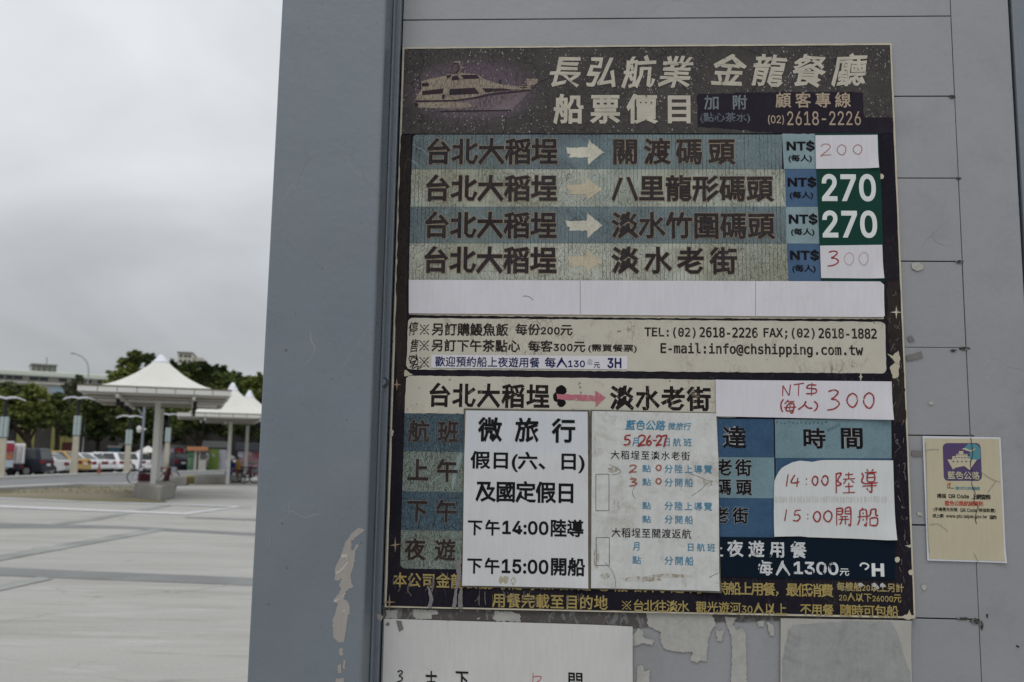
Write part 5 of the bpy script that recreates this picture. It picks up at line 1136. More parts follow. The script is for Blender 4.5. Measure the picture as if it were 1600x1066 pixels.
# ---- vehicles
m_tyre = plain('tyre_rubber', (0.015, 0.015, 0.016, 1), 0.8); m_rim = plain('rim_alloy', (0.35, 0.35, 0.36, 1), 0.35, metal=0.6)
m_gls = plain('car_glass', (0.05, 0.055, 0.06, 1), 0.12, 0.02, spec=0.6); m_tail = plain('tail_light', (0.20, 0.03, 0.03, 1), 0.3); m_plate = plain('plate_white', (0.6, 0.6, 0.6, 1), 0.5)
def vehicle(name, label, cat, pxc, yb, paint, L=4.4, Wd=1.72, H=1.45, kind='sedan', turn=-32, paint2=None):
    d = EYE.z * F / (yb - HZ(pxc)); p = AT(pxc, d); az = math.atan2(p.x, p.y) + math.radians(turn)
    # x: towards the nose, y: to the left side (which faces the viewer); origin: rear left corner on the ground
    M4 = Matrix.Translation(p) @ Matrix.Rotation(math.pi / 2 - az, 4, 'Z') @ Matrix.Translation((0, -Wd, 0))
    r = empty(name, M4, label, cat)
    belt = 0.60 * H + 0.02; zb = 0.22
    if kind == 'sedan':
        prof = [(0.03, 0.32), (0, 0.5), (0.02, 0.72), (0.10, belt + 0.08), (0.75, belt + 0.10), (L * .68, belt + .06), (L - .5, belt - .08), (L - .1, 0.68), (L, 0.5), (L - .03, 0.26), (L - .6, zb), (.5, zb)]
        cab = (0.42, L * .76, 1.12, L * .52)
    elif kind == 'wagon':
        prof = [(0.03, 0.32), (0, 0.5), (0.02, 0.8), (0.08, belt + 0.03), (L * .68, belt + .06), (L - .5, belt - .06), (L - .1, 0.70), (L, 0.5), (L - .03, 0.26), (L - .6, zb), (.5, zb)]
        cab = (0.08, L * .76, 0.42, L * .56)
    else:
        prof = [(0.03, 0.32), (0, 0.5), (0.0, 0.9), (0.05, belt + 0.05), (L * .80, belt + .06), (L - .35, belt - .06), (L - .05, 0.78), (L, 0.5), (L - .03, 0.28), (L - .6, zb), (.5, zb)]
        cab = (0.05, L * .86, 0.22, L * .68)
    ins = 0.03
    mb = MB(); mb.prism(prof, lambda a, b: Vector((a, ins if b > 0.7 else 0.0, b)), lambda a, b: Vector((a, Wd - (ins if b > 0.7 else 0), b)))
    bo = mb.build('body', paint, r, bevel=0.035)
    for q in bo.data.polygons: q.use_smooth = False
    x0, x1, t0, t1 = cab; yi, yt = 0.05, 0.19; zt = H
    g_ = [(x0, yi, belt + .03), (x1, yi, belt + .03), (x1, Wd - yi, belt + .03), (x0, Wd - yi, belt + .03), (t0, yt, zt - .05), (t1, yt, zt - .05), (t1, Wd - yt, zt - .05), (t0, Wd - yt, zt - .05)]
    F6 = [(0, 3, 2, 1), (4, 5, 6, 7), (0, 1, 5, 4), (1, 2, 6, 5), (2, 3, 7, 6), (3, 0, 4, 7)]
    MB().add(g_, F6).build('windows', m_gls, r)
    e = 0.012
    MB().add([(t0 - .05, yt - .02, zt - .055), (t1 + .05, yt - .02, zt - .055), (t1 + .05, Wd - yt + .02, zt - .055), (t0 - .05, Wd - yt + .02, zt - .055), (t0 + .1, yt + .08, zt), (t1 - .15, yt + .08, zt), (t1 - .15, Wd - yt - .08, zt), (t0 + .1, Wd - yt - .08, zt)], F6).build('roof', paint2 or paint, r)
    for s in (0, 1):                                                    # pillars
        Y = lambda y: y if s == 0 else Wd - y
        for (xb, xt, w0) in ((x0, t0, .30 if kind != 'sedan' else .22), ((x0 + x1) * .5, (t0 + t1) * .52, .07), (x1 - .07, t1 - .07, .07)):
            v = [(xb, Y(yi - e), belt), (xb + w0, Y(yi - e), belt), (xt + w0, Y(yt - e), zt - .04), (xt, Y(yt - e), zt - .04), (xb, Y(yi + .03), belt), (xb + w0, Y(yi + .03), belt), (xt + w0, Y(yt + .03), zt - .04), (xt, Y(yt + .03), zt - .04)]
            MB().add(v, F6).build('pillar', paint, r)
        for wx in (0.85, L - 0.85):
            y0_ = -0.005 if s == 0 else Wd - 0.195
            w_ = MB(); w_.tube((wx, y0_, .31), (wx, y0_ + .2, .31), 0.31, n=18); w = w_.build('wheel', m_tyre, r, bevel=0)
            yy = Wd + 0.006 if s else -0.016
            MB().tube((wx, yy, .31), (wx, yy + 0.01, .31), 0.20, n=12).build('rim', m_rim, w)
        a, b = (0.06, 0.42) if s == 0 else (Wd - 0.42, Wd - 0.06)
        MB().box((-0.02, a, belt - 0.24), (0.10, b + (0.065 if s else 0) - (0.0 if s else 0.0), belt - 0.04)).build('tail_light', m_tail, r, bevel=0.01)
    MB().box((-0.06, 0.05, 0.34), (0.05, Wd - 0.05, 0.56)).build('bumper', paint, r, bevel=0.03)
    MB().box((-0.075, Wd / 2 - .19, 0.60), (-0.005, Wd / 2 + .19, 0.74)).build('number_plate', m_plate, r)
    return r
cw = plain('car_white', (0.82, 0.83, 0.85, 1), 0.25, 0.02, 1, spec=0.5); csi = plain('car_silver', (0.58, 0.59, 0.60, 1), 0.3, 0.03, 1, metal=0.2, spec=0.5)
cy = plain('car_yellow', (0.50, 0.33, 0.10, 1), 0.3, 0.03, 1, spec=0.5); cn = plain('car_navy', (0.018, 0.022, 0.035, 1), 0.35, 0.03, 1, spec=0.4)
vehicle('parked_van', 'dark navy van parked beside the white box truck', 'van', 66, 744.3, cn, 3.4, 1.5, 1.62, 'van', -62)
vehicle('parked_car', 'silver saloon car parked between the dark van and the taxi', 'car', 104, 742.2, csi, 4.3, 1.6, 1.36, 'sedan', -64)
vehicle('taxi', 'yellow taxi parked behind the silver saloon', 'taxi', 124, 740.9, cy, 4.4, 1.6, 1.50, 'sedan', -60)
vehicle('parked_car', 'white saloon car parked right beside the yellow taxi', 'car', 147, 740.0, cw, 4.4, 1.6, 1.40, 'sedan', -62)
vehicle('parked_car', 'white car half hidden behind the traffic cone', 'car', 166, 739.4, cw, 4.3, 1.6, 1.40, 'sedan', -64)
vehicle('parked_car', 'white estate car with dark side windows behind the winged lamp post', 'estate car', 190, 739.0, cw, 4.2, 1.6, 1.46, 'wagon', -62)
vehicle('parked_car', 'white hatchback with its rear towards the shelter post', 'car', 224, 737.8, cw, 3.9, 1.6, 1.46, 'wagon', -60)
vehicle('parked_car', 'pale silver hatchback parked behind the orange-roofed kiosk', 'car', 313, 735.6, csi, 3.9, 1.68, 1.5, 'wagon', 76)
vehicle('parked_van', 'black van parked in front of the red and white banner', 'van', 273, 735.6, cn, 2.8, 1.6, 1.55, 'van', -22)
# box truck and cargo truck on the left
def boxtruck(label, px, yb, w, ztop, turn, body, red=False):
    d = EYE.z * F / (yb - HZ(px)); r = empty('box_truck', facing(px, d, turn), label, 'truck')
    MB().box((-w / 2, 0.05, 0.75), (w / 2, 3.4, ztop)).build('cargo_box', body, r, bevel=0.03)
    for s in (0, 1):
        x0 = -w / 2 + 0.05 + s * (w / 2 - 0.03)
        MB().box((x0, 0.0, 0.82), (x0 + w / 2 - 0.08, 0.045, ztop - 0.06)).build('rear_door', P('door_white', 196, 196, 196), r, bevel=0.01)
        MB().tube((x0 + w / 4 - .04, -0.03, 0.9), (x0 + w / 4 - .04, -0.03, ztop - .15), 0.02, n=6).build('latch_bar', m_gal, r)
        MB().box((-w / 2 + s * (w - .2), -0.02, 0.52), (-w / 2 + .2 + s * (w - .2), 0.06, 0.64)).build('tail_light', m_tail, r)
        w_ = MB(); w_.tube((-w / 2 + 0.02 + s * (w - .24), 0.8, .36), (-w / 2 + 0.22 + s * (w - .24), 0.8, .36), 0.36, n=16); w_.build('wheel', m_tyre, r)
    MB().box((-w / 2 + .05, 0.0, 0.40), (w / 2 - .05, 0.2, 0.74)).build('bumper', cn, r, bevel=0.02)
    MB().box((-w / 2 + .1, 3.5, 0.5), (w / 2 - .1, 4.9, ztop - 0.35)).build('cab', body, r, bevel=0.12)
    if red: MB().box((-w / 2 + .02, -0.03, ztop - 0.55), (w / 2 - .02, -0.005, ztop - 0.1)).build('red_tarp', P('tarp_red', 134, 48, 64), r, bevel=0.01)
    return r
boxtruck('small white box truck with two closed rear doors beside the dark van', 29.5, 745.5, 0.60, ZAT(30, 693.5, 52), 0.0, P('box_white', 200, 200, 200))
r = empty('cargo_truck', facing(13, 50), 'truck with a red tarpaulin over its load, just behind the nearest lamp post', 'truck')
MB().box((-0.7, 0.3, 0.55), (0.28, 3.2, 0.95)).build('load_bed', P('bed_grey', 150, 160, 170), r, bevel=0.03)
MB().box((-0.6, 0.5, 0.97), (0.22, 2.4, 1.36)).build('cargo', P('cargo_orange', 150, 100, 78), r, bevel=0.06)
MB().box((-0.66, 0.4, 1.38), (0.27, 2.6, 1.84)).build('tarpaulin', P('tarp_red', 134, 48, 64), r, bevel=0.08)
MB().box((-0.66, 0.4, 1.86), (0.27, 2.6, 1.98)).build('load_cover', P('cover_white', 190, 186, 190), r, bevel=0.04)
for x in (-0.75, 0.06): MB().tube((x, 1.2, .34), (x + .24, 1.2, .34), 0.34, n=16).build('wheel', m_tyre, r)
MB().box((-0.7, 3.3, 0.4), (0.28, 4.6, 1.8)).build('cab', cw, r, bevel=0.1)
# cone
d = 1.5 * F / (742.6 - HZ(157)); r = empty('traffic_cone', facing(157, d), 'orange-red traffic cone standing in front of the white cars', 'traffic cone')
m_co = P('cone_orange', 124, 74, 62)
MB().tube((0, 0, 0.05), (0, 0, 0.72), 0.15, 0.03, 12).build('cone_body', m_co, r); MB().box((-0.19, -0.19, 0), (0.19, 0.19, 0.048)).build('cone_foot', m_co, r)

def P2(name, r, g_, b, **k):  # stall colours darkened to stand in for missing tree shade
    return plain(name, M(r, g_, b, 1.25), **k)
# stalls and kiosks beyond the cars
def kiosk(name, label, cat, px0, px1, ytop, d, depth, wall, roof=None, rh=0.25, over=0.15, parts=()):
    pc = (px0 + px1) / 2; r = empty(name, facing(pc, d), label, cat); w = (px1 - px0) / ppm(d) / 2; h = ZAT(pc, ytop, d)
    MB().box((-w, 0, 0), (w, depth, h - rh)).build('wall', wall, r)
    if roof: MB().box((-w - over, -over * 2, h - rh + 0.003), (w + over, depth + over, h)).build('roof', roof, r, bevel=0.04)
    for (nm, a0, b0, a1, b1, m) in parts:
        MB().box(((a0 - pc) / ppm(d), -0.03, ZAT(pc, b1, d)), ((a1 - pc) / ppm(d), -0.003, ZAT(pc, b0, d))).build(nm, m, r)
    return r
m_gry = P2('stall_grey', 110, 110, 108)
kiosk('blue_booth', 'small blue booth behind the white estate car', 'booth', 171, 187, 697, 80, 2, P2('booth_blue', 78, 122, 140), P2('roof_pale', 130, 130, 126), 0.2)
kiosk('stall', 'dark stall with a pale roof between the blue booth and the lamp post', 'stall', 188, 203, 692.5, 82, 2, P2('stall_dark', 30, 30, 32), P2('roof_pale', 130, 130, 126), 0.3)
kiosk('stall', 'ochre stall behind the tall grey pole', 'stall', 210, 238, 699.5, 84, 2, P2('stall_ochre', 172, 124, 66), m_gry, 0.3)
r = empty('parasol', facing(231, 74), 'closed white parasol beside the ochre stall', 'parasol')
MB().tube((0, 0, 0), (0, 0, 1.9), 0.04, n=6).build('pole', m_gry, r); MB().tube((0, 0, 1.5), (0, 0, 2.0), 0.95, 0.08, 10).build('canopy', m_shc, r)
mr, mwh, mbl = P2('banner_red', 150, 48, 52), P2('banner_white', 176, 176, 186), P2('banner_blue', 44, 70, 130)
kiosk('banner_stall', 'stall with a red and white banner and a blue lower edge', 'stall', 244, 288, 696, 79, 1.5, mwh, m_gry, 0.15, 0.1,
      [('red_panel', 247, 701, 254, 709, mr), ('red_panel', 271.5, 700.5, 286, 721, mr), ('red_panel', 263, 716, 267, 720, mr), ('blue_panel', 270, 726, 286, 730, mbl), ('white_figure', 275, 706, 281.5, 718, P2('figure_white', 205, 200, 200)), ('yellow_figure', 273, 703, 277, 707, P2('figure_yellow', 206, 150, 70))])
kiosk('kiosk', 'kiosk with an orange roof and green picture panel', 'kiosk', 294.5, 322, 698.5, 76, 2.0, P2('kiosk_white', 184, 182, 176), P2('roof_orange', 186, 132, 96), 0.34, 0.12,
      [('picture_panel', 294.5, 705, 304, 734, P2('panel_green', 84, 120, 96, amt=0.5, scale=2.2)), ('picture_panel', 296, 716, 303, 727, P2('panel_teal', 116, 146, 112, amt=0.4, scale=3)), ('dark_gap', 308, 706, 310.5, 734, m_dk), ('opening_shade_panel', 313, 706, 321.5, 718, P2('opening_grey', 96, 96, 96))])  # opening is a flat grey panel, its shade put into the colour
kiosk('booth', 'grey booth behind the orange-roofed kiosk', 'booth', 288, 296, 698, 81, 1.5, P2('booth_grey', 136, 134, 130), m_gry, 0.15)
kiosk('sign_panel', 'green panel with a pale plant emblem by the white panel', 'panel', 327, 342, 702, 78, 0.1, P2('panel_bright_green', 104, 126, 62), None, 0,
      0, [('emblem', 333.3, 708, 334.3, 714, mwh), ('emblem', 331, 712.5, 337, 713.5, mwh), ('emblem', 331.5, 709.5, 333, 711, mwh)])
kiosk('sign_panel', 'plain white panel standing beside the green panel', 'panel', 342.5, 354, 703, 78.5, 0.1, P2('panel_white', 168, 170, 176), None, 0)
kiosk('cabin', 'pale grey cabin roof showing behind the panels', 'cabin', 315, 356, 690, 86, 2.5, P2('cabin_wall', 128, 128, 126), P2('cabin_roof', 146, 148, 150), 0.6, 0.1)
kiosk('food_stall', 'pink food stall with a dark grey roof beside the steel column', 'food stall', 372, 412, 692.5, 66, 2.2, P2('stall_pink', 140, 112, 120, amt=0.35, scale=1.5), P2('stall_roof', 70, 74, 80), 0.55, 0.15,
      [('poster', 373, 706, 381, 715, mwh), ('poster', 387, 705, 393, 712, P2('poster_pale', 170, 150, 150)), ('poster', 398, 707, 404, 716, P2('poster_red', 132, 84, 90)), ('counter', 372, 722, 410, 724, m_gry)])

# people sitting by the far shelter
def person(px, d, z0, shirt, trousers, label, cap=None, turn=0.0):
    r = empty('person', facing(px, d, turn) @ Matrix.Translation((0, 0, z0)), label, 'person')
    V = [(0, 0, .12), (0, 0.02, .36), (0, 0.0, .56), (0, -0.01, .66), (0, -0.03, .74), (.17, 0, .55), (.22, -.08, .32), (.14, -.28, .24), (-.17, 0, .55), (-.22, -.08, .32), (-.14, -.28, .24), (.10, -.05, .1), (.12, -.42, .12), (.13, -.44, -.32), (.13, -.54, -.36), (-.10, -.05, .1), (-.12, -.42, .12), (-.13, -.44, -.32), (-.13, -.54, -.36), (0, -.02, .86)]
    Ed = [(0, 1), (1, 2), (2, 3), (3, 4), (4, 19), (2, 5), (5, 6), (6, 7), (2, 8), (8, 9), (9, 10), (0, 11), (11, 12), (12, 13), (13, 14), (0, 15), (15, 16), (16, 17), (17, 18)]
    rad = [.15, .14, .13, .055, .085, .06, .045, .035, .06, .045, .035, .09, .07, .045, .04, .09, .07, .045, .04, .08]
    me = bpy.data.meshes.new('body'); me.from_pydata(V, Ed, []); o = bpy.data.objects.new('body', me); link(o, r)
    sk = o.modifiers.new('skin', 'SKIN'); sv = me.skin_vertices[0].data
    for i, q in enumerate(rad): sv[i].radius = (q, q); sv[i].use_root = (i == 0)
    o.modifiers.new('sub', 'SUBSURF').render_levels = 1; o.modifiers['sub'].levels = 1
    dg = bpy.context.evaluated_depsgraph_get(); m2 = bpy.data.meshes.new_from_object(o.evaluated_get(dg)); o.modifiers.clear(); o.data = m2
    for m in (shirt, trousers, P('skin', 150, 112, 92)): m2.materials.append(m)
    for q in m2.polygons:
        c = q.center; q.material_index = 2 if c.z > .68 or (abs(c.x) > .1 and c.z > .15 and c.y < -.2) else (1 if c.z < .17 else 0); q.use_smooth = True
    h = MB()
    for i in range(5):
        a0 = i / 5 * math.pi / 2; a1 = (i + 1) / 5 * math.pi / 2
        h.tube((0, -.015, .80 + .14 * math.sin(a0)), (0, -.015, .80 + .14 * math.sin(a1)), 0.115 * math.cos(a0) + .002, 0.115 * math.cos(a1) + .002, 10)
    h.build('hair' if not cap else 'cap', cap or m_dk, r)
    return r
dP = 1.5 * F / (753 - HZ(366))
person(362.5, dP, 0.44, P('shirt_blue', 34, 46, 96), P('trousers_blue', 34, 50, 110), 'seated person in blue clothes with a white cap by the thin post', P('cap_white', 190, 190, 195), 0.3)
person(371.5, dP + 0.4, 0.44, P('shirt_yellow', 140, 116, 60), P('trousers_brown', 110, 60, 48), 'seated person in a yellow top beside the person in blue', None, -0.3)

# bicycles
def bicycle(label, px, yb, turn, frame, s=1.0):
    d = EYE.z * F / (yb - HZ(px)); r = empty('bicycle', facing(px, d, turn), label, 'bicycle', 'bicycles parked by the low walls')
    R_ = 0.33 * s
    for x in (-0.52 * s, 0.52 * s):
        n = 20; mb = MB(); pp = [(x + R_ * math.cos(2 * math.pi * i / n), 0, R_ + 0.02 + R_ * math.sin(2 * math.pi * i / n)) for i in range(n)]
        for i in range(n): mb.tube(pp[i], pp[(i + 1) % n], 0.026, n=6, cap=False)
        w = mb.build('wheel', m_tyre, r); sp = MB()
        for i in range(0, n, 2): sp.tube((x, 0, R_ + .02), pp[i], 0.005, n=3, cap=False)
        sp.build('spokes', m_gal, w)
    a = (-0.52 * s, 0, R_); b = (-0.12 * s, 0, .30); c = (-0.22 * s, 0, .78 * s); e = (0.36 * s, 0, .80 * s); f = (0.52 * s, 0, R_)
    mb = MB()
    for p, q in ((a, b), (b, c), (a, c), (b, e), (c, e), (e, f)): mb.tube(p, q, 0.03, n=6)
    mb.build('frame', frame, r)
    mb = MB(); mb.tube(e, (0.32 * s, 0, .98 * s), 0.018, n=6); mb.tube((0.32 * s, -.26, 1.0 * s), (0.32 * s, .26, 1.0 * s), 0.018, n=6); mb.build('handlebar', m_dk, r)
    MB().add([(-.36 * s, -.08, .86 * s), (-.36 * s, .08, .86 * s), (-.08 * s, .025, .87 * s), (-.08 * s, -.025, .87 * s), (-.34 * s, -.06, .82 * s), (-.34 * s, .06, .82 * s), (-.1 * s, .02, .83 * s), (-.1 * s, -.02, .83 * s)], [(0, 3, 2, 1), (4, 5, 6, 7), (0, 1, 5, 4), (1, 2, 6, 5), (2, 3, 7, 6), (3, 0, 4, 7)]).build('saddle', m_dk, r)
    MB().box((0.42 * s, -.14, .62 * s), (0.68 * s, .14, .84 * s)).build('basket', m_gal, r)
    return r
bicycle('red bicycle leaning behind the post of the large shelter', 254, 757.5, 0.25, P('bike_red', 100, 44, 46))
bicycle('white bicycle on the road side of the large shelter post', 231, 757, 0.2, P('bike_white', 170, 168, 176))
bicycle('dark bicycle by the far shelter post, near the seated people', 386, 754.5, 0.5, m_dk)
bicycle('black bicycle nearest the steel column', 399, 755.5, 0.15, P('bike_black', 50, 44, 48))
# motor scooter behind the plinth
d = 33.5; r = empty('scooter', facing(246.5, d, -0.3), 'red and black scooter parked just behind the shelter post', 'scooter')
for x in (-0.5, 0.5): MB().tube((x, -.06, .24), (x, .06, .24), 0.24, n=16).build('wheel', m_tyre, r)
MB().prism([(-.62, .5), (-.3, .3), (.2, .26), (.42, .4), (.5, .95), (.42, .97), (.25, .42), (0, .4), (-.1, .72), (-.6, .76)], lambda a, b: Vector((a, -.14, b)), lambda a, b: Vector((a, .14, b))).build('body', P('scooter_red', 70, 36, 40), r, bevel=0.02)
MB().box((-.6, -.13, .765), (-.05, .13, .84)).build('seat', m_dk, r, bevel=0.02); MB().tube((.43, -.3, 1.02), (.43, .3, 1.02), 0.02, n=6).build('handlebar', m_dk, r)

# ---- flood wall behind
def fwall():
    n = NT('flood_wall', 0.9, 0.15)
    c = n.vary((0.042, 0.040, 0.038, 1), 0.5, n.noise(0.25, 6, 0.7)); c = n.mix(n.step(n.noise(0.9, 6, 0.75, co=n.mul(n.co, (1, 1, 2.5))), 0.6, 0.72, 0, 0.35), c, (0.13, 0.13, 0.12, 1)); n.color(c); return n.m
a0, a1 = AT(-500, 90), AT(900, 96); dW = (a1 - a0).normalized(); nW = Vector((-dW.y, dW.x, 0))
MW = Matrix(((dW.x, nW.x, 0, a0.x), (dW.y, nW.y, 0, a0.y), (0, 0, 1, 0), (0, 0, 0, 1)))
fw = empty('flood_wall', MW, 'long dark flood wall running behind the parked cars and trees', 'wall'); LW = (a1 - a0).length
mf = fwall()
for i in range(14): MB().box((LW * i / 14 + .03, 0, 0), (LW * (i + 1) / 14 - .03, .5, 4.6)).build('wall_panel', mf, fw)
my = P('painted_yellow_green', 112, 110, 66, amt=0.15, scale=0.6)
inv = MW.inverted()
for a, b, y0 in ((8, 36, 664), (62, 83, 664), (84, 101, 672)):
    x0 = (inv @ AT(a, 90)).x; x1 = (inv @ AT(b, 90)).x; MB().box((x0, -.06, .6), (x1, -.005, ZAT(a, y0, 92))).build('painted_panel', my, fw)
for a, b in ((85, 100),): x0 = (inv @ AT(a, 90)).x; x1 = (inv @ AT(b, 90)).x; MB().box((x0, -.9, 0), (x1, -.07, ZAT(a, 691, 91))).build('gate_hut', P('hut_brown', 60, 34, 32), fw)
for i, px in enumerate((301, 331, 344)):                                    # pale gables seen through the branches
    d = 98; r = empty('gable_house', facing(px, d), ['pale gable seen through the branches above the orange kiosk', 'pale gable seen under the far shelter roof', 'low pale house end nearest the thin post'][i], 'house')
    w = 0.75 + 0.2 * i; z0 = ZAT(px, 694, d); z1 = ZAT(px, 668 + 8 * i, d)
    MB().prism([(-w, 0), (w, 0), (w, z0), (-w * .2, z1), (-w, z0)], lambda a, b: Vector((a, 0, b)), lambda a, b: Vector((a, 3, b))).build('wall', P('gable_pale', 120, 118, 114), r)
    MB().prism([(w + .06, z0 - .04), (w + .06, z0 + .04), (-w * .2, z1 + .1), (-w - .06, z0 + .04), (-w - .06, z0 - .04), (-w * .2, z1 + .01)], lambda a, b: Vector((a, -.1, b)), lambda a, b: Vector((a, 3.1, b))).build('roof', m_gry, r)

# ---- buildings
def windows_row(r, d, pc, cells, y0, y1, m, nm='window'):
    for a, b in cells: MB().box(((a - pc) / ppm(d), -.12, ZAT(pc, y1, d)), ((b - pc) / ppm(d), -.02, ZAT(pc, y0, d))).build(nm, m, r)
d = 150; pc = 40; r = empty('long_building', facing(pc, d, -0.05), 'long pale building with a green-white roof band behind the trees', 'building')
def X(px): return (px - pc) / ppm(d)
mbw, mgl = P('facade_pale', 150, 148, 140, amt=0.08, scale=0.15), P('window_dark', 70, 74, 80, rough=0.3)
MB().box((X(-120), 0, 0), (X(200), 14, ZAT(pc, 588, d))).build('wall', mbw, r)
MB().box((X(-122), -1.2, ZAT(pc, 588, d) + .01), (X(202), 15, ZAT(pc, 580, d))).build('roof', P('roof_band', 172, 178, 168, amt=0.04), r, bevel=0.15)
windows_row(r, d, pc, [(-60, -46), (-42, -28), (-24, -12), (-8, 1), (4, 13), (15, 27), (37, 49), (51, 63), (79, 90), (97, 104), (118, 126), (136, 150)], 588.5, 594, mgl)
windows_row(r, d, pc, [(-58, -30), (-20, 6), (10, 34), (66, 88), (92, 106), (132, 160)], 603, 612, P('window_blue', 128, 146, 156, rough=0.3))
MB().box((X(-121), -.5, ZAT(pc, 599.5, d)), (X(201), -.01, ZAT(pc, 596.5, d))).build('ledge', P('ledge_white', 170, 168, 164), r)
b_ = MB().box((X(39), 3, ZAT(pc, 579.8, d)), (X(76), 8, ZAT(pc, 567, d))).build('rooftop_house', P('rooftop_grey', 150, 150, 142), r, bevel=0.1)
MB().box((X(38), 2.4, ZAT(pc, 567, d) + .01), (X(77), 8.6, ZAT(pc, 565, d))).build('rooftop_slab', P('slab_grey', 128, 126, 122), r)
for i in range(5): MB().tube((X(42 + i * 8), 2.6, ZAT(pc, 579.8, d)), (X(42 + i * 8), 2.6, ZAT(pc, 567, d)), 0.14, n=6).build('rooftop_post', m_gry, r)
MB().tube((X(62), 5, ZAT(pc, 565, d)), (X(62), 5, ZAT(pc, 552, d)), 0.06, n=5).build('antenna', m_gry, r)
d = 190; pc = 287; r = empty('tower_block', facing(pc, d, 0.1), 'beige tower block top showing above the trees behind the large shelter', 'building')
MB().box(((269 - pc) / ppm(d), 0, 0), ((291 - pc) / ppm(d), 9, ZAT(pc, 551, d))).build('wall', P('tower_beige', 172, 168, 154, amt=0.04), r)
MB().box(((291.2 - pc) / ppm(d), 2, 0), ((306 - pc) / ppm(d), 9, ZAT(pc, 556, d))).build('side_wing', P('tower_beige2', 160, 158, 148), r)
MB().box(((268 - pc) / ppm(d), -.4, ZAT(pc, 551, d) + .01), ((292 - pc) / ppm(d), 9.4, ZAT(pc, 549.8, d))).build('roof', m_gry, r)
windows_row(r, d, pc, [(272, 276), (279, 283), (285, 289)], 554, 558, mgl); windows_row(r, d, pc, [(272, 276), (279, 283), (285, 289)], 562, 566, mgl)

# ---- trees
def leafmat(name, c0, c1):
    n = NT(name, 0.75, 0.2); n.color(n.mix(n.step(n.noise(0.42, 5, 0.65), 0.42, 0.58), n.vary(c0, 0.35, n.noise(5, 3)), n.vary(c1, 0.35, n.noise(5, 3))))
    return n.m
lm = [leafmat('leaves_deep', (0.034, 0.048, 0.018, 1), (0.115, 0.145, 0.040, 1)), leafmat('leaves_mid', (0.052, 0.070, 0.024, 1), (0.185, 0.215, 0.050, 1)),
      leafmat('leaves_bright', (0.10, 0.140, 0.028, 1), (0.15, 0.19, 0.036, 1)), leafmat('leaves_olive', (0.10, 0.115, 0.07, 1), (0.14, 0.15, 0.09, 1))]
m_bark = plain('bark', (0.045, 0.038, 0.030, 1), 0.9, 0.3, 4)
def tree(label, px, d, lobes, mat, n, leaf=0.20, trunk_px=None, seed=1):
    """lobes in pixels (x, y, rx, ry): clumps of leaves round their shells"""
    rs = random.Random(seed); M4 = facing(px, d); r = empty('tree', M4, label, 'tree'); s = 1 / ppm(d)
    L_ = [((x - px) * s, rs.uniform(-1.5, 1.5), ZAT(px, y, d), rx * s, ry * s) for x, y, rx, ry in lobes]
    tot = sum(l[3] * l[4] for l in L_); mb = MB(); V, Fs = [], []
    for lx, ly, lz, rx, rz in L_:
        k = int(n * rx * rz / tot); clumps = []
        for _ in range(max(12, int(k / 40))):
            a, b = rs.uniform(0, 2 * math.pi), math.asin(rs.uniform(-1, 1)); q = rs.uniform(0.45, 1.06)
            clumps.append((lx + rx * q * math.cos(a) * math.cos(b), ly + rx * 0.9 * q * math.sin(a) * math.cos(b), lz + rz * q * math.sin(b), rs.uniform(.13, .30) * min(rx, rz, 2.6)))
        for i in range(k):
            c = clumps[rs.randrange(len(clumps))]
            p = Vector((c[0] + rs.gauss(0, c[3] * .6), c[1] + rs.gauss(0, c[3] * .6), c[2] + rs.gauss(0, c[3] * .45)))
            u = Vector((rs.gauss(0, 1), rs.gauss(0, 1), rs.gauss(0, .55))).normalized() * leaf * rs.uniform(.6, 1.3); v = u.cross(Vector((rs.gauss(0, 1), rs.gauss(0, 1), rs.gauss(0, 1)))).normalized() * leaf * rs.uniform(.3, .6)
            o_ = len(V); V += [p - u, p + v, p + u, p - v]; Fs.append((o_, o_ + 1, o_ + 2, o_ + 3))
    mesh_from('crown', V, Fs, mat, r)
    zc_ = min(l[2] for l in L_); top = Vector((0, 0, zc_ + .3)); tx = ((trunk_px or px) - px) * s
    mb = MB(); mb.tube((tx, 0, 0), (tx * .7 + .1, 0, zc_ * .5), .24, .19, 8); mb.tube((tx * .7 + .1, 0, zc_ * .5), (tx * .4, 0, zc_), .19, .15, 8); mb.build('trunk', m_bark, r)
    for l in L_[:7]:
        b = MB(); st = Vector((tx * .7 + .1, 0, zc_ * rs.uniform(.45, .8))); en = Vector((l[0], l[1], l[2])); mid = st.lerp(en, .5) + Vector((rs.uniform(-.4, .4), rs.uniform(-.3, .3), rs.uniform(-.1, .5)))
        b.tube(st, mid, .12, .09, 6); b.tube(mid, en, .09, .04, 6); b.build('limb', m_bark, r)
    return r
tree('broad mid-green tree over the box truck, on the road side of the lamp', 20, 70, [(-30, 640, 34, 36), (-6, 622, 28, 26), (22, 625, 26, 26), (45, 620, 20, 22), (10, 655, 36, 22), (50, 650, 24, 20), (-60, 650, 34, 30)], lm[1], 15000, .20, 48, 1)
tree('rounded tree with drooping branches between the two lamp posts', 84, 72, [(80, 640, 18, 22), (95, 645, 16, 18), (72, 655, 16, 16), (104, 655, 14, 14), (86, 622, 12, 10)], lm[1], 9000, .18, 87, 2)
tree('slender olive-green tree rising in front of the long building', 112, 96, [(112, 598, 7, 13), (108, 612, 11, 12), (118, 616, 10, 12), (113, 630, 14, 14), (98, 604, 8, 5)], lm[3], 7000, .22, None, 3)
tree('tall tree with sky showing through its crown behind the large shelter', 200, 84, [(192, 575, 17, 15), (200, 558, 12, 9), (222, 560, 13, 10), (232, 575, 14, 14), (180, 592, 17, 14), (212, 592, 26, 14), (168, 606, 14, 14), (190, 620, 30, 18), (158, 628, 20, 16)], lm[1], 22000, .20, None, 4)
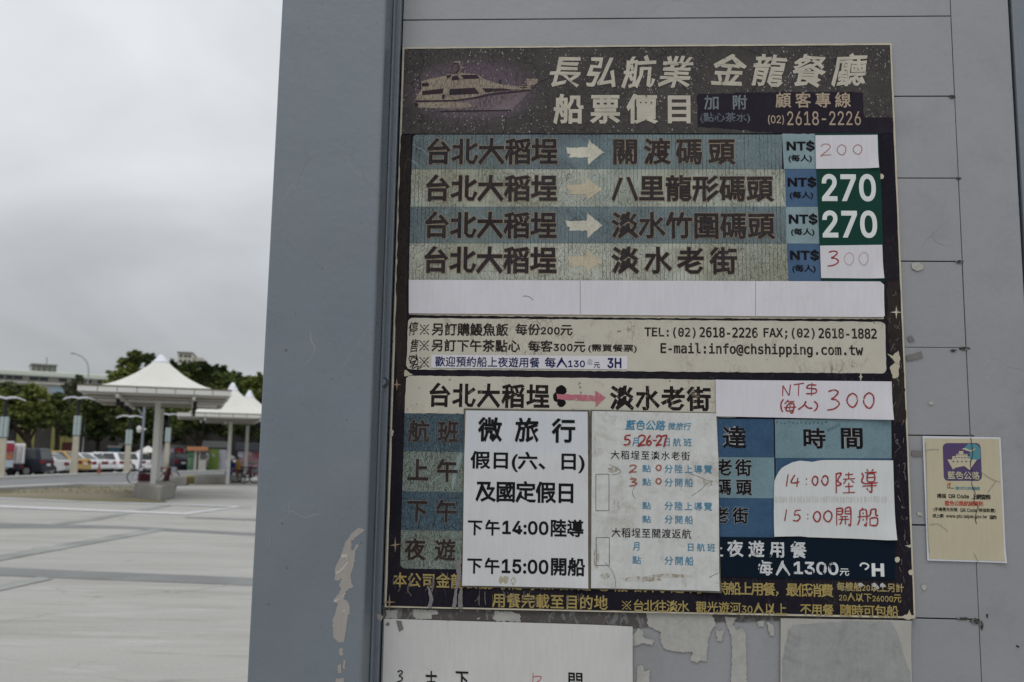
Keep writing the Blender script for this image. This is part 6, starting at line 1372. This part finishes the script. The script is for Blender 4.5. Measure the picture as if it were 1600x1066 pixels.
tree('dense tree between the tower block and the shelter peak', 285, 86, [(262, 580, 14, 14), (285, 578, 14, 12), (300, 572, 18, 12), (318, 580, 14, 13), (275, 600, 30, 20), (310, 605, 30, 22), (250, 600, 14, 16)], lm[0], 20000, .20, None, 5)
tree('dark tree above the peaks of the far shelters', 352, 88, [(335, 582, 16, 12), (358, 590, 16, 12), (340, 605, 26, 20), (368, 606, 20, 16), (352, 632, 32, 20), (378, 598, 10, 9)], lm[0], 18000, .20, None, 6)
tree('tree beside the steel column with a ragged top', 402, 84, [(388, 602, 12, 14), (402, 594, 10, 9), (412, 605, 16, 18), (398, 630, 24, 22), (430, 620, 24, 26)], lm[1], 12000, .20, None, 7)
tree('low dark tree shading the wall behind the white cars', 150, 86, [(132, 650, 26, 24), (158, 650, 26, 24), (145, 672, 34, 14), (175, 668, 24, 18), (110, 668, 20, 14)], lm[0], 14000, .20, None, 8)
tree('spreading dark tree behind the winged lamps and grey pole', 225, 82, [(200, 650, 28, 26), (232, 655, 26, 26), (262, 650, 26, 26), (215, 680, 30, 12), (250, 680, 30, 12)], lm[0], 16000, .20, None, 9)
tree('gnarled dark tree above the orange kiosk', 300, 80, [(290, 650, 24, 20), (318, 648, 26, 22), (345, 656, 22, 18), (285, 672, 18, 10), (325, 668, 24, 8)], lm[0], 13000, .18, 313, 10)
tree('dark tree under the far shelter roof, next to the column', 385, 80, [(372, 662, 22, 20), (398, 662, 24, 22), (352, 672, 16, 12), (420, 660, 24, 26)], lm[0], 11000, .18, None, 11)
tree('green tree beyond the column, hidden from the front', 520, 84, [(470, 620, 30, 34), (520, 600, 34, 34), (570, 620, 34, 34), (520, 650, 60, 30)], lm[1], 10000, .28, None, 12)
tree('leafy tree at the far left of the row over the road', -90, 76, [(-110, 620, 36, 36), (-70, 615, 30, 32), (-95, 655, 50, 28)], lm[1], 9000, .25, None, 13)

for i, (px, lb) in enumerate(((-330, 'round tree well to the left of the truck, in front of the flood wall'), (-230, 'tree beside the leftmost one along the flood wall'), (700, 'tree hidden behind the booth, in front of the flood wall'), (850, 'farthest tree of the row behind the booth'))):
    tree(lb, px, 80, [(px - 30, 630, 30, 28), (px + 20, 618, 34, 32), (px, 655, 55, 26), (px + 5, 598, 20, 14)], lm[i % 2], 8000, .28, None, 30 + i)
bpy.data.objects.remove(_fo)
